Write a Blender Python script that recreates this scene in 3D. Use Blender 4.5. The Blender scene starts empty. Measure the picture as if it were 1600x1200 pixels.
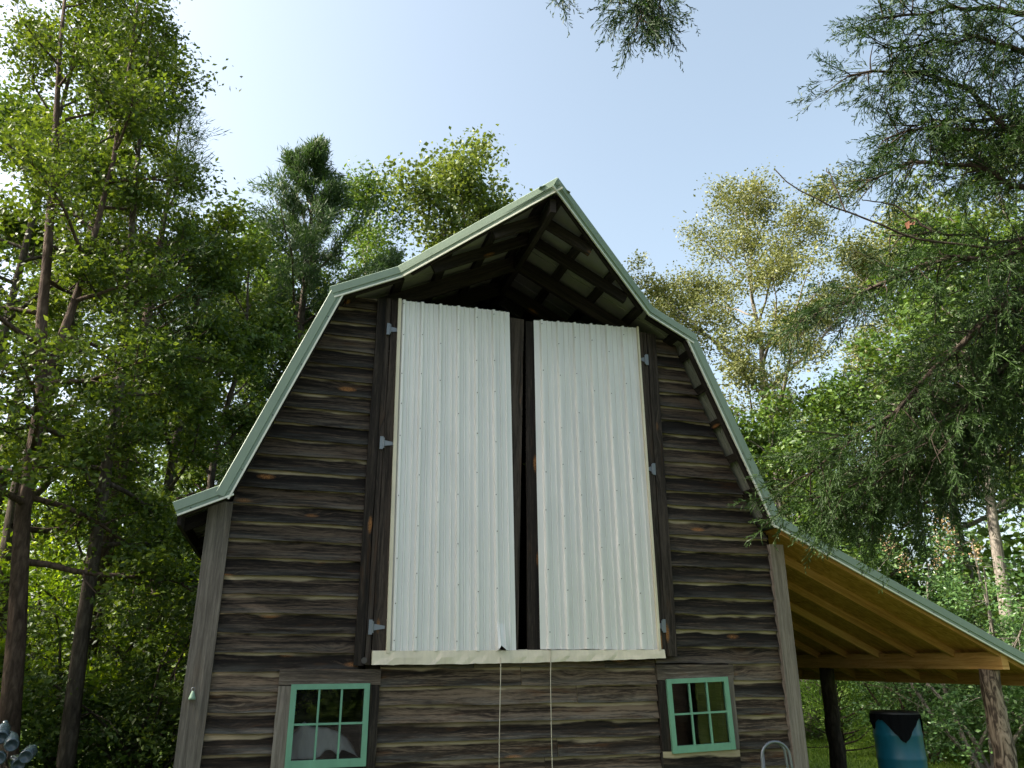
import bpy, math, random
import numpy as np
from mathutils import Vector

# ------------------------------------------------------------------ camera, sky, sun, exposure
SC = bpy.context.scene
COL = SC.collection
R = math.radians

cam_d = bpy.data.cameras.new('camera')
cam = bpy.data.objects.new('camera', cam_d)
COL.objects.link(cam)
cam.location = (0, 0, 1.65)
cam.rotation_euler = (R(110), 0, 0)
cam_d.sensor_fit = 'HORIZONTAL'
cam_d.sensor_width = 36.0
cam_d.lens = 27.0
cam_d.clip_end = 2000
SC.camera = cam

SUN_AZ, SUN_EL = 100.0, 38.0           # degrees left of the view direction, above the horizon
world = bpy.data.worlds.new('World')
SC.world = world
world.use_nodes = True
wt = world.node_tree
wt.nodes.clear()
w_out = wt.nodes.new('ShaderNodeOutputWorld')
w_bg = wt.nodes.new('ShaderNodeBackground')
w_sky = wt.nodes.new('ShaderNodeTexSky')
w_sky.sky_type = 'NISHITA'
w_sky.sun_disc = False
w_sky.sun_elevation = R(SUN_EL)
w_sky.sun_rotation = R(-SUN_AZ)
w_sky.air_density = 1.0
w_sky.dust_density = 5.0
w_sky.ozone_density = 0.6
w_bg.inputs['Strength'].default_value = 0.108
w_hs = wt.nodes.new('ShaderNodeHueSaturation')      # hazy, pale summer sky
w_hs.inputs['Hue'].default_value = 0.482
w_hs.inputs['Saturation'].default_value = 0.74
wt.links.new(w_sky.outputs[0], w_hs.inputs['Color'])
wt.links.new(w_hs.outputs[0], w_bg.inputs[0])
wt.links.new(w_bg.outputs[0], w_out.inputs[0])

sun_d = bpy.data.lights.new('sun', 'SUN')
sun_d.energy = 3.8
sun_d.angle = R(1.0)
sun_d.color = (1.0, 0.93, 0.80)
sun = bpy.data.objects.new('sun', sun_d)
COL.objects.link(sun)
sdir = Vector((-math.sin(R(SUN_AZ)) * math.cos(R(SUN_EL)), math.cos(R(SUN_AZ)) * math.cos(R(SUN_EL)), math.sin(R(SUN_EL))))
sun.rotation_euler = (-sdir).to_track_quat('-Z', 'Y').to_euler()
sun.location = (-20, 10, 25)

SC.view_settings.view_transform = 'Standard'
SC.view_settings.look = 'None'
SC.view_settings.exposure = 1.85
SC.view_settings.gamma = 1.0
SC.cycles.use_denoising = True
SC.cycles.max_bounces = 6
SC.cycles.diffuse_bounces = 3
SC.cycles.glossy_bounces = 3
SC.cycles.transmission_bounces = 4
SC.cycles.transparent_max_bounces = 8
SC.cycles.caustics_reflective = False
SC.cycles.caustics_refractive = False

rng = np.random.default_rng(7)
random.seed(7)


# ------------------------------------------------------------------ helpers
def tag(o, label=None, cat=None, group=None, kind=None):
    if label: o['label'] = label
    if cat: o['category'] = cat
    if group: o['group'] = group
    if kind: o['kind'] = kind
    return o


def empty(name, loc=(0, 0, 0), rz=0.0):
    o = bpy.data.objects.new(name, None)
    o.empty_display_size = 0.2
    COL.objects.link(o)
    o.location = loc
    o.rotation_euler = (0, 0, rz)
    return o


def link(name, me, mat=None, parent=None, loc=None):
    o = bpy.data.objects.new(name, me)
    COL.objects.link(o)
    if mat is not None and len(me.materials) == 0:
        me.materials.append(mat)
    if parent is not None:
        o.parent = parent
    if loc is not None:
        o.location = loc
    return o


class MB:
    """collects faces with UVs; build() links them as ONE mesh object"""
    def __init__(self):
        self.v = []; self.f = []; self.uv = []; self.mi = []

    def face(self, idx, uvs=None, mi=0):
        self.f.append(list(idx)); self.mi.append(mi)
        self.uv.append(uvs if uvs is not None else [(self.v[i][0] + self.v[i][1] * .7, self.v[i][2]) for i in idx])

    def quad(self, a, b, c, d, uvs=None, mi=0):
        n = len(self.v); self.v += [tuple(a), tuple(b), tuple(c), tuple(d)]
        self.face([n, n + 1, n + 2, n + 3], uvs, mi)

    def poly(self, pts, uvs=None, mi=0):
        n = len(self.v); self.v += [tuple(p) for p in pts]
        self.face(list(range(n, n + len(pts))), uvs, mi)

    def hexa(self, p, along=0, mi=0, uo=0.0):
        """p: 8 corners, index = x + 2*y + 4*z bits; along: the axis the grain runs on (0,1,2)"""
        P = [Vector(q) for q in p]
        base = len(self.v); self.v += [tuple(q) for q in P]
        ln = [(P[1] - P[0]).length, (P[2] - P[0]).length, (P[4] - P[0]).length]
        bits = [(i & 1, (i >> 1) & 1, (i >> 2) & 1) for i in range(8)]
        for fc in ((0, 4, 6, 2), (1, 3, 7, 5), (0, 1, 5, 4), (2, 6, 7, 3), (0, 2, 3, 1), (4, 5, 7, 6)):
            ax = [a for a in range(3) if len({bits[i][a] for i in fc}) > 1]
            if along in ax:
                ua = along; va = [a for a in ax if a != along][0]
            else:
                ua, va = ax
            uvs = [(bits[i][ua] * ln[ua] + uo, bits[i][va] * ln[va]) for i in fc]
            self.face([base + i for i in fc], uvs, mi)

    def box(self, x0, x1, y0, y1, z0, z1, along=0, mi=0, uo=0.0):
        self.hexa([(x, y, z) for z in (z0, z1) for y in (y0, y1) for x in (x0, x1)], along, mi, uo)

    def bar(self, a, b, w, h, up=(0, 0, 1), mi=0, uo=0.0):
        """square bar from a to b; w across, h along up"""
        a = Vector(a); b = Vector(b); d = (b - a).normalized()
        s = d.cross(Vector(up)).normalized(); t = s.cross(d).normalized()
        p = []
        for zz in (-h / 2, h / 2):
            for yy in (-w / 2, w / 2):
                for xx in (a, b):
                    p.append(xx + s * yy + t * zz)
        self.hexa(p, 0, mi, uo)

    def tube(self, pts, rad, sides=8, cap=True, mi=0):
        pts = [Vector(p) for p in pts]
        if not hasattr(rad, '__len__'): rad = [rad] * len(pts)
        base = len(self.v); n = len(pts); L = 0
        ref = Vector((0.31, 0.17, 0.93))
        prev = None; ls = []
        for i, p in enumerate(pts):
            d = (pts[min(i + 1, n - 1)] - pts[max(i - 1, 0)]).normalized()
            if prev is None:
                s = d.cross(ref)
                if s.length < .1: s = d.cross(Vector((1, 0, 0)))
            else:
                s = prev - d * prev.dot(d)
            s.normalize(); prev = s; t = d.cross(s)
            if i: L += (p - pts[i - 1]).length
            ls.append(L)
            for k in range(sides):
                a = 2 * math.pi * k / sides
                self.v.append(tuple(p + (s * math.cos(a) + t * math.sin(a)) * rad[i]))
        for i in range(n - 1):
            for k in range(sides):
                k2 = (k + 1) % sides
                q = [base + i * sides + k, base + i * sides + k2, base + (i + 1) * sides + k2, base + (i + 1) * sides + k]
                r0 = rad[i] * 6.28
                self.face(q, [(ls[i], k / sides * r0), (ls[i], (k + 1) / sides * r0), (ls[i + 1], (k + 1) / sides * r0), (ls[i + 1], k / sides * r0)], mi)
        if cap:
            self.face([base + k for k in range(sides)][::-1], None, mi)
            self.face([base + (n - 1) * sides + k for k in range(sides)], None, mi)

    def lathe(self, prof, seg=20, c=(0, 0, 0), mi=0):
        base = len(self.v); n = len(prof)
        for r, z in prof:
            for k in range(seg):
                a = 2 * math.pi * k / seg
                self.v.append((c[0] + r * math.cos(a), c[1] + r * math.sin(a), c[2] + z))
        for i in range(n - 1):
            for k in range(seg):
                k2 = (k + 1) % seg
                self.face([base + i * seg + k, base + i * seg + k2, base + (i + 1) * seg + k2, base + (i + 1) * seg + k],
                          [(k / seg, prof[i][1]), ((k + 1) / seg, prof[i][1]), ((k + 1) / seg, prof[i + 1][1]), (k / seg, prof[i + 1][1])], mi)

    def mesh(self, name, smooth=False):
        me = bpy.data.meshes.new(name)
        me.from_pydata(self.v, [], self.f)
        uv = me.uv_layers.new(name='UVMap')
        flat = np.array([c for u in self.uv for q in u for c in q], dtype=np.float32)
        uv.data.foreach_set('uv', flat)
        if any(self.mi): me.polygons.foreach_set('material_index', self.mi)
        if smooth: me.polygons.foreach_set('use_smooth', [True] * len(self.f))
        me.update()
        return me

    def build(self, name, mat, parent=None, smooth=False, loc=None):
        me = self.mesh(name, smooth)
        if isinstance(mat, (list, tuple)):
            for m in mat: me.materials.append(m)
            return link(name, me, None, parent, loc)
        return link(name, me, mat, parent, loc)


def tri_mesh(name, V, F):
    """V (n,3), F (m,3) numpy arrays -> mesh"""
    me = bpy.data.meshes.new(name)
    n, m = len(V), len(F)
    me.vertices.add(n); me.vertices.foreach_set('co', np.ascontiguousarray(V, dtype=np.float32).ravel())
    me.loops.add(m * 3); me.loops.foreach_set('vertex_index', np.ascontiguousarray(F, dtype=np.int32).ravel())
    me.polygons.add(m)
    me.polygons.foreach_set('loop_start', np.arange(0, m * 3, 3, dtype=np.int32))
    me.polygons.foreach_set('loop_total', np.full(m, 3, dtype=np.int32))
    me.update(calc_edges=True)
    return me


# ------------------------------------------------------------------ materials
class NT:
    def __init__(self, name):
        self.m = bpy.data.materials.new(name); self.m.use_nodes = True
        self.t = self.m.node_tree; self.t.nodes.clear()
        self.out = self.t.nodes.new('ShaderNodeOutputMaterial')

    def n(self, typ, ins=None, **kw):
        nd = self.t.nodes.new('ShaderNode' + typ)
        for k, v in kw.items(): setattr(nd, k, v)
        for k, v in (ins or {}).items():
            if isinstance(v, bpy.types.NodeSocket): self.t.links.new(v, nd.inputs[k])
            else: nd.inputs[k].default_value = v
        return nd

    def math(self, op, a, b=None, c=None, clamp=False):
        nd = self.n('Math', operation=op, use_clamp=clamp)
        for i, x in enumerate((a, b, c)):
            if x is None: continue
            if isinstance(x, bpy.types.NodeSocket): self.t.links.new(x, nd.inputs[i])
            else: nd.inputs[i].default_value = x
        return nd.outputs[0]

    def ramp(self, fac, stops, interp='LINEAR'):
        nd = self.n('ValToRGB', {'Fac': fac})
        cr = nd.color_ramp; cr.interpolation = interp
        while len(cr.elements) < len(stops): cr.elements.new(0.5)
        for e, (p, c) in zip(cr.elements, stops):
            e.position = p; e.color = (c[0], c[1], c[2], 1) if hasattr(c, '__len__') else (c, c, c, 1)
        return nd.outputs[0]

    def mix(self, fac, a, b, blend='MIX'):
        nd = self.n('Mix', data_type='RGBA', blend_type=blend)
        for i, x in zip((0, 6, 7), (fac, a, b)):
            if isinstance(x, bpy.types.NodeSocket): self.t.links.new(x, nd.inputs[i])
            elif i == 0: nd.inputs[0].default_value = x
            else: nd.inputs[i].default_value = (x[0], x[1], x[2], 1)
        return nd.outputs[2]

    def noise(self, vec, scale=5, detail=4, rough=.55, dist=0.0):
        return self.n('TexNoise', {'Vector': vec, 'Scale': scale, 'Detail': detail, 'Roughness': rough, 'Distortion': dist}).outputs['Fac']

    def xyz(self, x, y, z=0.0):
        nd = self.n('CombineXYZ')
        for i, q in enumerate((x, y, z)):
            if isinstance(q, bpy.types.NodeSocket): self.t.links.new(q, nd.inputs[i])
            else: nd.inputs[i].default_value = q
        return nd.outputs[0]

    def bump(self, h, strength=.4, dist=.01):
        return self.n('Bump', {'Height': h, 'Strength': strength, 'Distance': dist}).outputs[0]

    def pbr(self, color, rough=.7, metal=0.0, normal=None, spec=.5, **extra):
        ins = {'Roughness': rough, 'Metallic': metal, 'Specular IOR Level': spec}
        if isinstance(color, bpy.types.NodeSocket): ins['Base Color'] = color
        else: ins['Base Color'] = (color[0], color[1], color[2], 1)
        if normal is not None: ins['Normal'] = normal
        ins.update(extra)
        return self.n('BsdfPrincipled', ins).outputs[0]

    def done(self, sh):
        self.t.links.new(sh, self.out.inputs['Surface']); return self.m


def wood(name, dark, mid, light, pale=None, pale_amt=.2, rust=.35, rough=.85, gs=1.0, knots=True, wav=.045, grey=0.0):
    """weathered board; UV: u metres along the grain, v metres across"""
    k = NT(name)
    uv = k.n('TexCoord').outputs['UV']
    sep = k.n('SeparateXYZ', {0: uv})
    rnd = k.n('ObjectInfo').outputs['Random']
    x = k.math('ADD', sep.outputs[0], k.math('MULTIPLY', rnd, 61.0))
    y = sep.outputs[1]
    z = k.math('MULTIPLY', rnd, 17.0)
    # knots bend the grain
    kv = k.n('TexVoronoi', {'Vector': k.xyz(k.math('MULTIPLY', x, 1.5), k.math('MULTIPLY', y, 5.5), z), 'Scale': 1.0, 'Randomness': 1.0}, feature='F1')
    kd = kv.outputs['Distance']
    kdn = k.ramp(kd, [(0.0, 1.0), (.34, 0.0)])
    low = k.noise(k.xyz(k.math('MULTIPLY', x, 1.6), k.math('MULTIPLY', y, 5.0), z), 1.0, 2)
    warp = k.math('ADD', k.math('MULTIPLY', low, wav), k.math('MULTIPLY', kdn, .05 if knots else 0.0))
    yw = k.math('ADD', y, warp)
    g1 = k.noise(k.xyz(k.math('MULTIPLY', x, 2.4 * gs), k.math('MULTIPLY', yw, 70.0 * gs), z), 1.0, 6, .62)
    g2 = k.noise(k.xyz(k.math('MULTIPLY', x, 16.0 * gs), k.math('MULTIPLY', yw, 190.0 * gs), z), 1.0, 3, .6)
    tone = k.noise(k.xyz(k.math('MULTIPLY', x, .9), k.math('MULTIPLY', y, 17.0), z), 1.0, 5, .62)
    g = k.math('ADD', k.math('MULTIPLY', g1, .46), k.math('ADD', k.math('MULTIPLY', g2, .24), k.math('MULTIPLY', tone, .44)))
    g = k.math('ADD', g, k.math('MULTIPLY', k.math('SUBTRACT', rnd, .5), .13))
    col = k.ramp(g, [(.43, dark), (.56, mid), (.68, light)])
    # reddish patches and knots
    if rust:
        rm = k.noise(k.xyz(k.math('MULTIPLY', x, 2.3), k.math('MULTIPLY', yw, 16.0), k.math('ADD', z, 5.0)), 1.0, 4)
        rmask = k.math('MULTIPLY', k.ramp(rm, [(.60, 0.0), (.72, 1.0)]), rust)
        col = k.mix(rmask, col, (mid[0] * 2.6 + .015, mid[1] * 1.7 + .006, mid[2] * 1.0))
    if knots:
        ksel = k.n('SeparateColor', {0: kv.outputs['Color']}).outputs[0]
        km = k.math('MULTIPLY', k.ramp(kd, [(.07, 1.0), (.15, 0.0)]), k.math('GREATER_THAN', ksel, .50))
        kring = k.ramp(k.noise(k.xyz(x, y, z), 160, 1), [(.35, (.06, .024, .010)), (.60, (.36, .16, .05))])
        col = k.mix(k.math('MULTIPLY', km, .85), col, kring)
    if pale is not None:
        # the strip just under the lap, never weathered: bare pale wood with a wandering lower edge
        pn = k.noise(k.xyz(k.math('MULTIPLY', x, 2.2), k.math('MULTIPLY', y, 12.0), k.math('MULTIPLY', rnd, 43.0)), 1.0, 3, .5)
        edge = k.math('ADD', k.math('MULTIPLY', k.math('SUBTRACT', pn, .5), .085), .155 - .156 * pale_amt)
        pm = k.math('DIVIDE', k.math('SUBTRACT', y, edge), .013, clamp=True)
        pc = k.mix(g1, pale, (pale[0] * .45, pale[1] * .42, pale[2] * .4))
        amt = k.ramp(k.noise(k.xyz(k.math('MULTIPLY', x, 1.1), 0.0, k.math('MULTIPLY', rnd, 91.0)), 1.0, 3), [(.34, .18), (.56, 1.0)])
        col = k.mix(k.math('MULTIPLY', pm, amt), col, pc)
    if grey:
        # rain-washed grey along the lower edge
        gn = k.noise(k.xyz(k.math('MULTIPLY', x, 2.2), k.math('MULTIPLY', y, 26.0), k.math('ADD', z, 9.0)), 1.0, 5, .65)
        gm = k.math('MULTIPLY', k.math('SUBTRACT', 1.0, k.math('DIVIDE', y, .075), clamp=True), k.ramp(gn, [(.38, 0.0), (.62, 1.0)]))
        col = k.mix(k.math('MULTIPLY', gm, grey), col, k.mix(g2, (.055, .055, .050), (.20, .195, .175)))
    b = k.bump(g, .8, .008)
    return k.done(k.pbr(col, rough, 0, b, .25))


def bark(name, c0, c1, c2, vs=6.0, plate=True):
    k = NT(name)
    ob = k.n('TexCoord').outputs['Object']
    s = k.n('Mapping', {'Vector': ob, 'Scale': (11, 11, 2.6)}).outputs[0]
    a = k.noise(s, 1.6, 8, .7, .8)
    v = k.n('TexVoronoi', {'Vector': k.n('Mapping', {'Vector': ob, 'Scale': (17, 17, 5.0)}).outputs[0], 'Scale': 1.0}, feature='DISTANCE_TO_EDGE').outputs['Distance']
    h = k.math('ADD', a, k.math('MULTIPLY', k.ramp(v, [(0, 0.0), (.35, 1.0)]), .16))
    big = k.noise(ob, 1.3, 3)
    col = k.ramp(k.math('ADD', k.math('MULTIPLY', h, .7), k.math('MULTIPLY', big, .35)), [(.36, c0), (.54, c1), (.74, c2)])
    return k.done(k.pbr(col, .95, 0, k.bump(h, .9, .03), .15))


def leafmat(name, cols, trans=.38, tr_tint=(1.25, 1.15, .5), rough=.5):
    """cols: three leaf colours, picked per leaf"""
    k = NT(name)
    rnd = k.n('NewGeometry').outputs['Random Per Island']
    ob = k.n('TexCoord').outputs['Object']
    cl = k.noise(ob, .9, 2)
    f = k.math('ADD', k.math('MULTIPLY', rnd, .6), k.math('MULTIPLY', k.math('SUBTRACT', cl, .3), .75), clamp=True)
    col = k.ramp(f, [(.1, cols[0]), (.5, cols[1]), (.95, cols[2])])
    d = k.pbr(col, rough, 0, None, .35)
    tc = k.mix(1.0, col, tr_tint, 'MULTIPLY')
    tr = k.n('BsdfTranslucent', {'Color': tc}).outputs[0]
    mx = k.n('MixShader', {0: trans, 1: d, 2: tr}).outputs[0]
    return k.done(mx)


M = {}
M['siding'] = wood('weathered_siding', (.0020, .0014, .0010), (.0112, .0073, .0047), (.080, .057, .038), pale=(.52, .44, .29), pale_amt=.19, rust=.5, grey=.45)
M['siding_low'] = wood('weathered_siding_brown', (.0040, .0027, .0018), (.027, .0172, .0106), (.155, .112, .075), pale=(.46, .37, .245), pale_amt=.27, rust=.6, grey=.65)
M['trim_wood'] = wood('grey_trim_wood', (.080, .068, .056), (.14, .120, .099), (.22, .19, .16), rust=.06, gs=.9, knots=False, wav=.02)
M['door_wood'] = wood('dark_door_wood', (.005, .0038, .0030), (.0165, .0122, .0093), (.055, .043, .034), rust=.4, gs=.8, wav=.03)
M['casing'] = wood('casing_wood', (.03, .024, .019), (.085, .066, .050), (.20, .17, .14), rust=.25)
M['inner'] = wood('interior_wood', (.006, .005, .004), (.016, .012, .009), (.04, .032, .025), rust=0)
M['rafter'] = wood('old_rafter_wood', (.004, .003, .0024), (.011, .008, .006), (.030, .023, .018), rust=.1)
M['lumber'] = wood('new_lumber', (.28, .145, .042), (.44, .245, .075), (.56, .34, .125), rust=.15, gs=.6)


def m_osb():
    k = NT('roof_sheathing')
    uv = k.n('TexCoord').outputs['UV']
    v = k.n('TexVoronoi', {'Vector': k.n('Mapping', {'Vector': uv, 'Scale': (14, 34, 1)}).outputs[0], 'Scale': 1.0}).outputs['Color']
    g = k.n('SeparateColor', {0: v}).outputs[0]
    n = k.noise(uv, 2.2, 4)
    col = k.ramp(k.math('ADD', k.math('MULTIPLY', g, .45), k.math('MULTIPLY', n, .6)), [(.2, (.27, .135, .034)), (.55, (.44, .235, .062)), (.9, (.56, .33, .11))])
    return k.done(k.pbr(col, .75, 0, None, .3))


def m_paint(name, col, rough=.45, metal=0.0, var=.15, spec=.5, scale=3.0):
    k = NT(name)
    ob = k.n('TexCoord').outputs['Object']
    n = k.noise(ob, scale, 6, .6)
    n2 = k.noise(k.n('Mapping', {'Vector': ob, 'Scale': (14, 14, 1.2)}).outputs[0], 2.0, 4)
    f = k.math('ADD', k.math('MULTIPLY', n, .6), k.math('MULTIPLY', n2, .4))
    c = k.ramp(f, [(.3, tuple(q * (1 - var) for q in col)), (.7, tuple(min(1, q * (1 + var)) for q in col))])
    r = k.math('ADD', k.math('MULTIPLY', n2, .25), rough - .12)
    return k.done(k.pbr(c, r, metal, k.bump(f, .06, .01), spec))


def m_tin():
    k = NT('galvanised_tin')
    uv = k.n('TexCoord').outputs['UV']
    sep = k.n('SeparateXYZ', {0: uv})
    rnd = k.n('ObjectInfo').outputs['Random']
    x = k.math('ADD', sep.outputs[0], k.math('MULTIPLY', rnd, 13.0)); y = sep.outputs[1]
    st = k.noise(k.xyz(k.math('MULTIPLY', x, 26.0), k.math('MULTIPLY', y, .9), 0.0), 1.0, 5, .6)
    bl = k.noise(k.xyz(k.math('MULTIPLY', x, 2.0), k.math('MULTIPLY', y, 1.3), 0.0), 1.0, 5, .6)
    rs = k.noise(k.xyz(k.math('MULTIPLY', x, 9.0), k.math('MULTIPLY', y, 1.7), 4.0), 1.0, 5, .6)
    f = k.math('ADD', k.math('MULTIPLY', st, .55), k.math('MULTIPLY', bl, .55))
    c = k.ramp(f, [(.25, (.62, .615, .585)), (.55, (.71, .704, .672)), (.85, (.78, .774, .74))])
    c = k.mix(k.math('MULTIPLY', k.ramp(rs, [(.64, 0.0), (.78, 1.0)]), .22), c, (.56, .48, .37))
    r = k.math('ADD', k.math('MULTIPLY', bl, .3), .36)
    return k.done(k.pbr(c, r, .15, k.bump(bl, .12, .03), .5))


M['osb'] = m_osb()
M['tin'] = m_tin()
M['green_roof'] = m_paint('sage_green_metal', (.19, .25, .19), .5, .0, .10, .25)
M['roof_under'] = m_paint('roof_metal_underside', (.19, .195, .165), .5, .0, .15)
M['drip'] = m_paint('pale_drip_edge', (.62, .63, .54), .4, 0, .08)
M['cream'] = m_paint('cream_edge_trim', (.58, .53, .40), .5, 0, .2)
M['green_paint'] = m_paint('mint_green_paint', (.125, .285, .19), .5, 0, .14, .4, 8.0)
M['tarp'] = m_paint('cream_tarpaulin', (.58, .53, .40), .45, 0, .16, .4, 5.0)
M['zinc'] = m_paint('zinc_hinge', (.17, .19, .21), .5, .4, .15)
M['screw'] = m_paint('dark_screw', (.06, .055, .05), .6, .3, .3)
M['rope'] = m_paint('white_cord', (.42, .38, .30), .8, 0, .15)
M['steel'] = m_paint('grey_steel_tube', (.16, .18, .20), .38, .55, .15)
M['cloth'] = m_paint('grey_cloth', (.42, .42, .42), .9, 0, .15, .1)
M['blue'] = m_paint('blue_plastic', (.008, .105, .165), .38, 0, .15)
M['black'] = m_paint('black_plastic', (.008, .0085, .010), .55, 0, .2)
M['net'] = m_paint('black_netting', (.006, .0065, .008), .95, 0, .3, .05)
M['stone'] = m_paint('concrete_block', (.30, .29, .27), .9, 0, .2)
M['rust_leaf'] = m_paint('dead_leaf', (.12, .045, .022), .8, 0, .3)


def m_glass(name, tint=(1, 1, 1), rough=0.0):
    k = NT(name)
    fr = k.n('Fresnel', {'IOR': 1.5}).outputs[0]
    ob = k.n('TexCoord').outputs['Object']
    b = k.bump(k.noise(ob, 5, 2), .02, .02)
    gl = k.n('BsdfGlossy', {'Roughness': .03, 'Normal': b}).outputs[0]
    dirt = k.n('BsdfDiffuse', {'Color': (.35, .34, .30, 1)}).outputs[0]
    tr = k.n('BsdfTransparent', {'Color': (tint[0] * .9, tint[1] * .93, tint[2] * .9, 1)}).outputs[0]
    dm = k.math('MULTIPLY', k.ramp(k.noise(ob, 9, 5), [(.45, 0.0), (.8, 1.0)]), .035)
    a = k.n('MixShader', {0: dm, 1: tr, 2: dirt}).outputs[0]
    return k.done(k.n('MixShader', {0: fr, 1: a, 2: gl}).outputs[0])


M['pane'] = m_glass('window_glass')


def m_bottle():
    k = NT('pale_blue_glass')
    return k.done(k.pbr((.055, .085, .10), .25, 0, None, .5, **{'Transmission Weight': .3, 'IOR': 1.45}))


M['bottle'] = m_bottle()


def m_log():
    k = NT('peeled_log')
    ob = k.n('TexCoord').outputs['Object']
    s = k.n('Mapping', {'Vector': ob, 'Scale': (14, 14, 5.0)}).outputs[0]
    a = k.noise(s, 1.0, 5, .55, 1.6)
    col = k.ramp(a, [(.40, (.055, .040, .030)), (.47, (.10, .075, .056)), (.54, (.25, .195, .145)), (.7, (.35, .28, .215))])
    return k.done(k.pbr(col, .85, 0, k.bump(a, .7, .02), .2))


M['log'] = m_log()
M['dark_log'] = bark('dark_log', (.012, .010, .008), (.03, .024, .019), (.07, .058, .046))
M['bark_red'] = bark('reddish_bark', (.022, .015, .011), (.062, .042, .031), (.13, .092, .070))
M['bark_dark'] = bark('dark_bark', (.022, .018, .014), (.060, .048, .038), (.13, .108, .085))
M['bark_grey'] = bark('grey_bark', (.07, .060, .048), (.17, .15, .125), (.31, .28, .24))
M['bark_cedar'] = bark('cedar_bark', (.020, .015, .011), (.052, .040, .030), (.11, .088, .068))
M['twig'] = bark('bare_twig', (.03, .024, .02), (.08, .065, .05), (.16, .13, .10))

M['lf_left'] = leafmat('left_tree_leaves', [(0.0332, 0.0634, 0.0107), (0.0755, 0.1239, 0.0171), (0.1436, 0.1901, 0.0267)], .42)
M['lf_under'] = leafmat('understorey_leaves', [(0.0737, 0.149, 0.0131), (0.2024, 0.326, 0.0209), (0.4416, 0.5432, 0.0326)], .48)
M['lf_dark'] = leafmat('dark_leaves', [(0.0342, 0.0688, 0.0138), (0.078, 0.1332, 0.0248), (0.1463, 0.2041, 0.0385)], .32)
M['lf_mid'] = leafmat('mid_green_leaves', [(0.0371, 0.0822, 0.0164), (0.0816, 0.1494, 0.0257), (0.1483, 0.2167, 0.041)], .36)
M['lf_tulip'] = leafmat('yellow_green_leaves', [(0.0605, 0.0999, 0.023), (0.1164, 0.1666, 0.0403), (0.1863, 0.2237, 0.0633)], .36)
M['lf_oak'] = leafmat('olive_leaves', [(0.1, 0.125, 0.04), (0.175, 0.195, 0.07), (0.27, 0.275, 0.125)], .32, (1.15, 1.1, .6))
M['lf_cedar'] = leafmat('cedar_sprays', [(0.0128, 0.0317, 0.0047), (0.027, 0.0596, 0.0086), (0.0492, 0.0953, 0.0134)], .22, (1.1, 1.2, .6), .6)
M['lf_cedar_far'] = leafmat('far_cedar_sprays', [(0.0275, 0.0562, 0.02), (0.0562, 0.1, 0.0325), (0.1, 0.15, 0.0475)], .25, (1.1, 1.2, .6), .6)
M['lf_jun'] = leafmat('juniper_sprays', [(0.072, 0.1566, 0.0187), (0.153, 0.2784, 0.0343), (0.27, 0.3915, 0.0593)], .32)
M['lf_myrtle'] = leafmat('glossy_shrub_leaves', [(0.0468, 0.1014, 0.0315), (0.0936, 0.1794, 0.0543), (0.1716, 0.273, 0.093)], .28, (1.2, 1.15, .6), .3)
M['bloom'] = leafmat('peach_blossom', [(.34, .22, .12), (.45, .31, .17), (.55, .40, .24)], .25, (1, 1, .9), .7)
M['grass'] = leafmat('grass_blades', [(.075, .14, .015), (.14, .235, .025), (.21, .31, .045)], .35)


def m_ground():
    k = NT('lawn_ground')
    ob = k.n('TexCoord').outputs['Object']
    a = k.noise(ob, .35, 5); b = k.noise(ob, 7, 5, .6)
    f = k.math('ADD', k.math('MULTIPLY', a, .5), k.math('MULTIPLY', b, .5))
    col = k.ramp(f, [(.32, (.06, .075, .02)), (.5, (.09, .145, .024)), (.7, (.13, .20, .038))])
    return k.done(k.pbr(col, .95, 0, k.bump(b, .8, .06), .1))


M['ground'] = m_ground()


# ------------------------------------------------------------------ ground
def make_ground():
    mb = MB(); n = 60; S = 300.0
    g = np.linspace(-1, 1, n + 1); g = np.sign(g) * np.abs(g) ** 2.2 * S
    for j in range(n + 1):
        for i in range(n + 1):
            x, y = g[i], g[j] + 10
            r = math.hypot(x, y - 8)
            h = 0.05 * math.sin(x * .5) * math.cos(y * .4) if r > 9 else 0.0
            mb.v.append((x, y, h * min(1, max(0, (r - 9) / 6))))
    for j in range(n):
        for i in range(n):
            a = j * (n + 1) + i
            mb.face([a, a + 1, a + n + 2, a + n + 1])
    return tag(mb.build('ground', M['ground'], None, True), kind='structure')


make_ground()


def make_bounce_drive():  # unseen drive, added to bounce light onto the barn front
    k = NT('bounce_gravel')
    ob = k.n('TexCoord').outputs['Object']
    v = k.n('TexVoronoi', {'Vector': ob, 'Scale': 38.0}).outputs['Color']
    f = k.math('ADD', k.math('MULTIPLY', k.n('SeparateColor', {0: v}).outputs[0], .5), k.math('MULTIPLY', k.noise(ob, .8, 4), .5))
    c = k.ramp(f, [(.2, (.065, .062, .055)), (.5, (.105, .102, .092)), (.85, (.16, .155, .14))])
    m = k.done(k.pbr(c, .95, 0, k.bump(f, .6, .02), .15))
    mb = MB(); mb.poly([(-6, -9, .012), (9, -9, .012), (8.5, 3, .012), (5.5, 5.2, .012), (-3.0, 5.2, .012), (-5.5, 2, .012)])
    tag(mb.build('bounce_drive', m), kind='structure')


make_bounce_drive()

# ------------------------------------------------------------------ barn (local: x along the front, y into the barn, z up)
PSI = R(16.5)
barn = empty('barn', (0, 7.5, 0), PSI)
tag(barn, 'dark weathered board barn with gambrel roof, green metal trim and open lean-to', 'barn')
DEPTH = 6.0
RAKE_Y = -0.30
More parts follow.
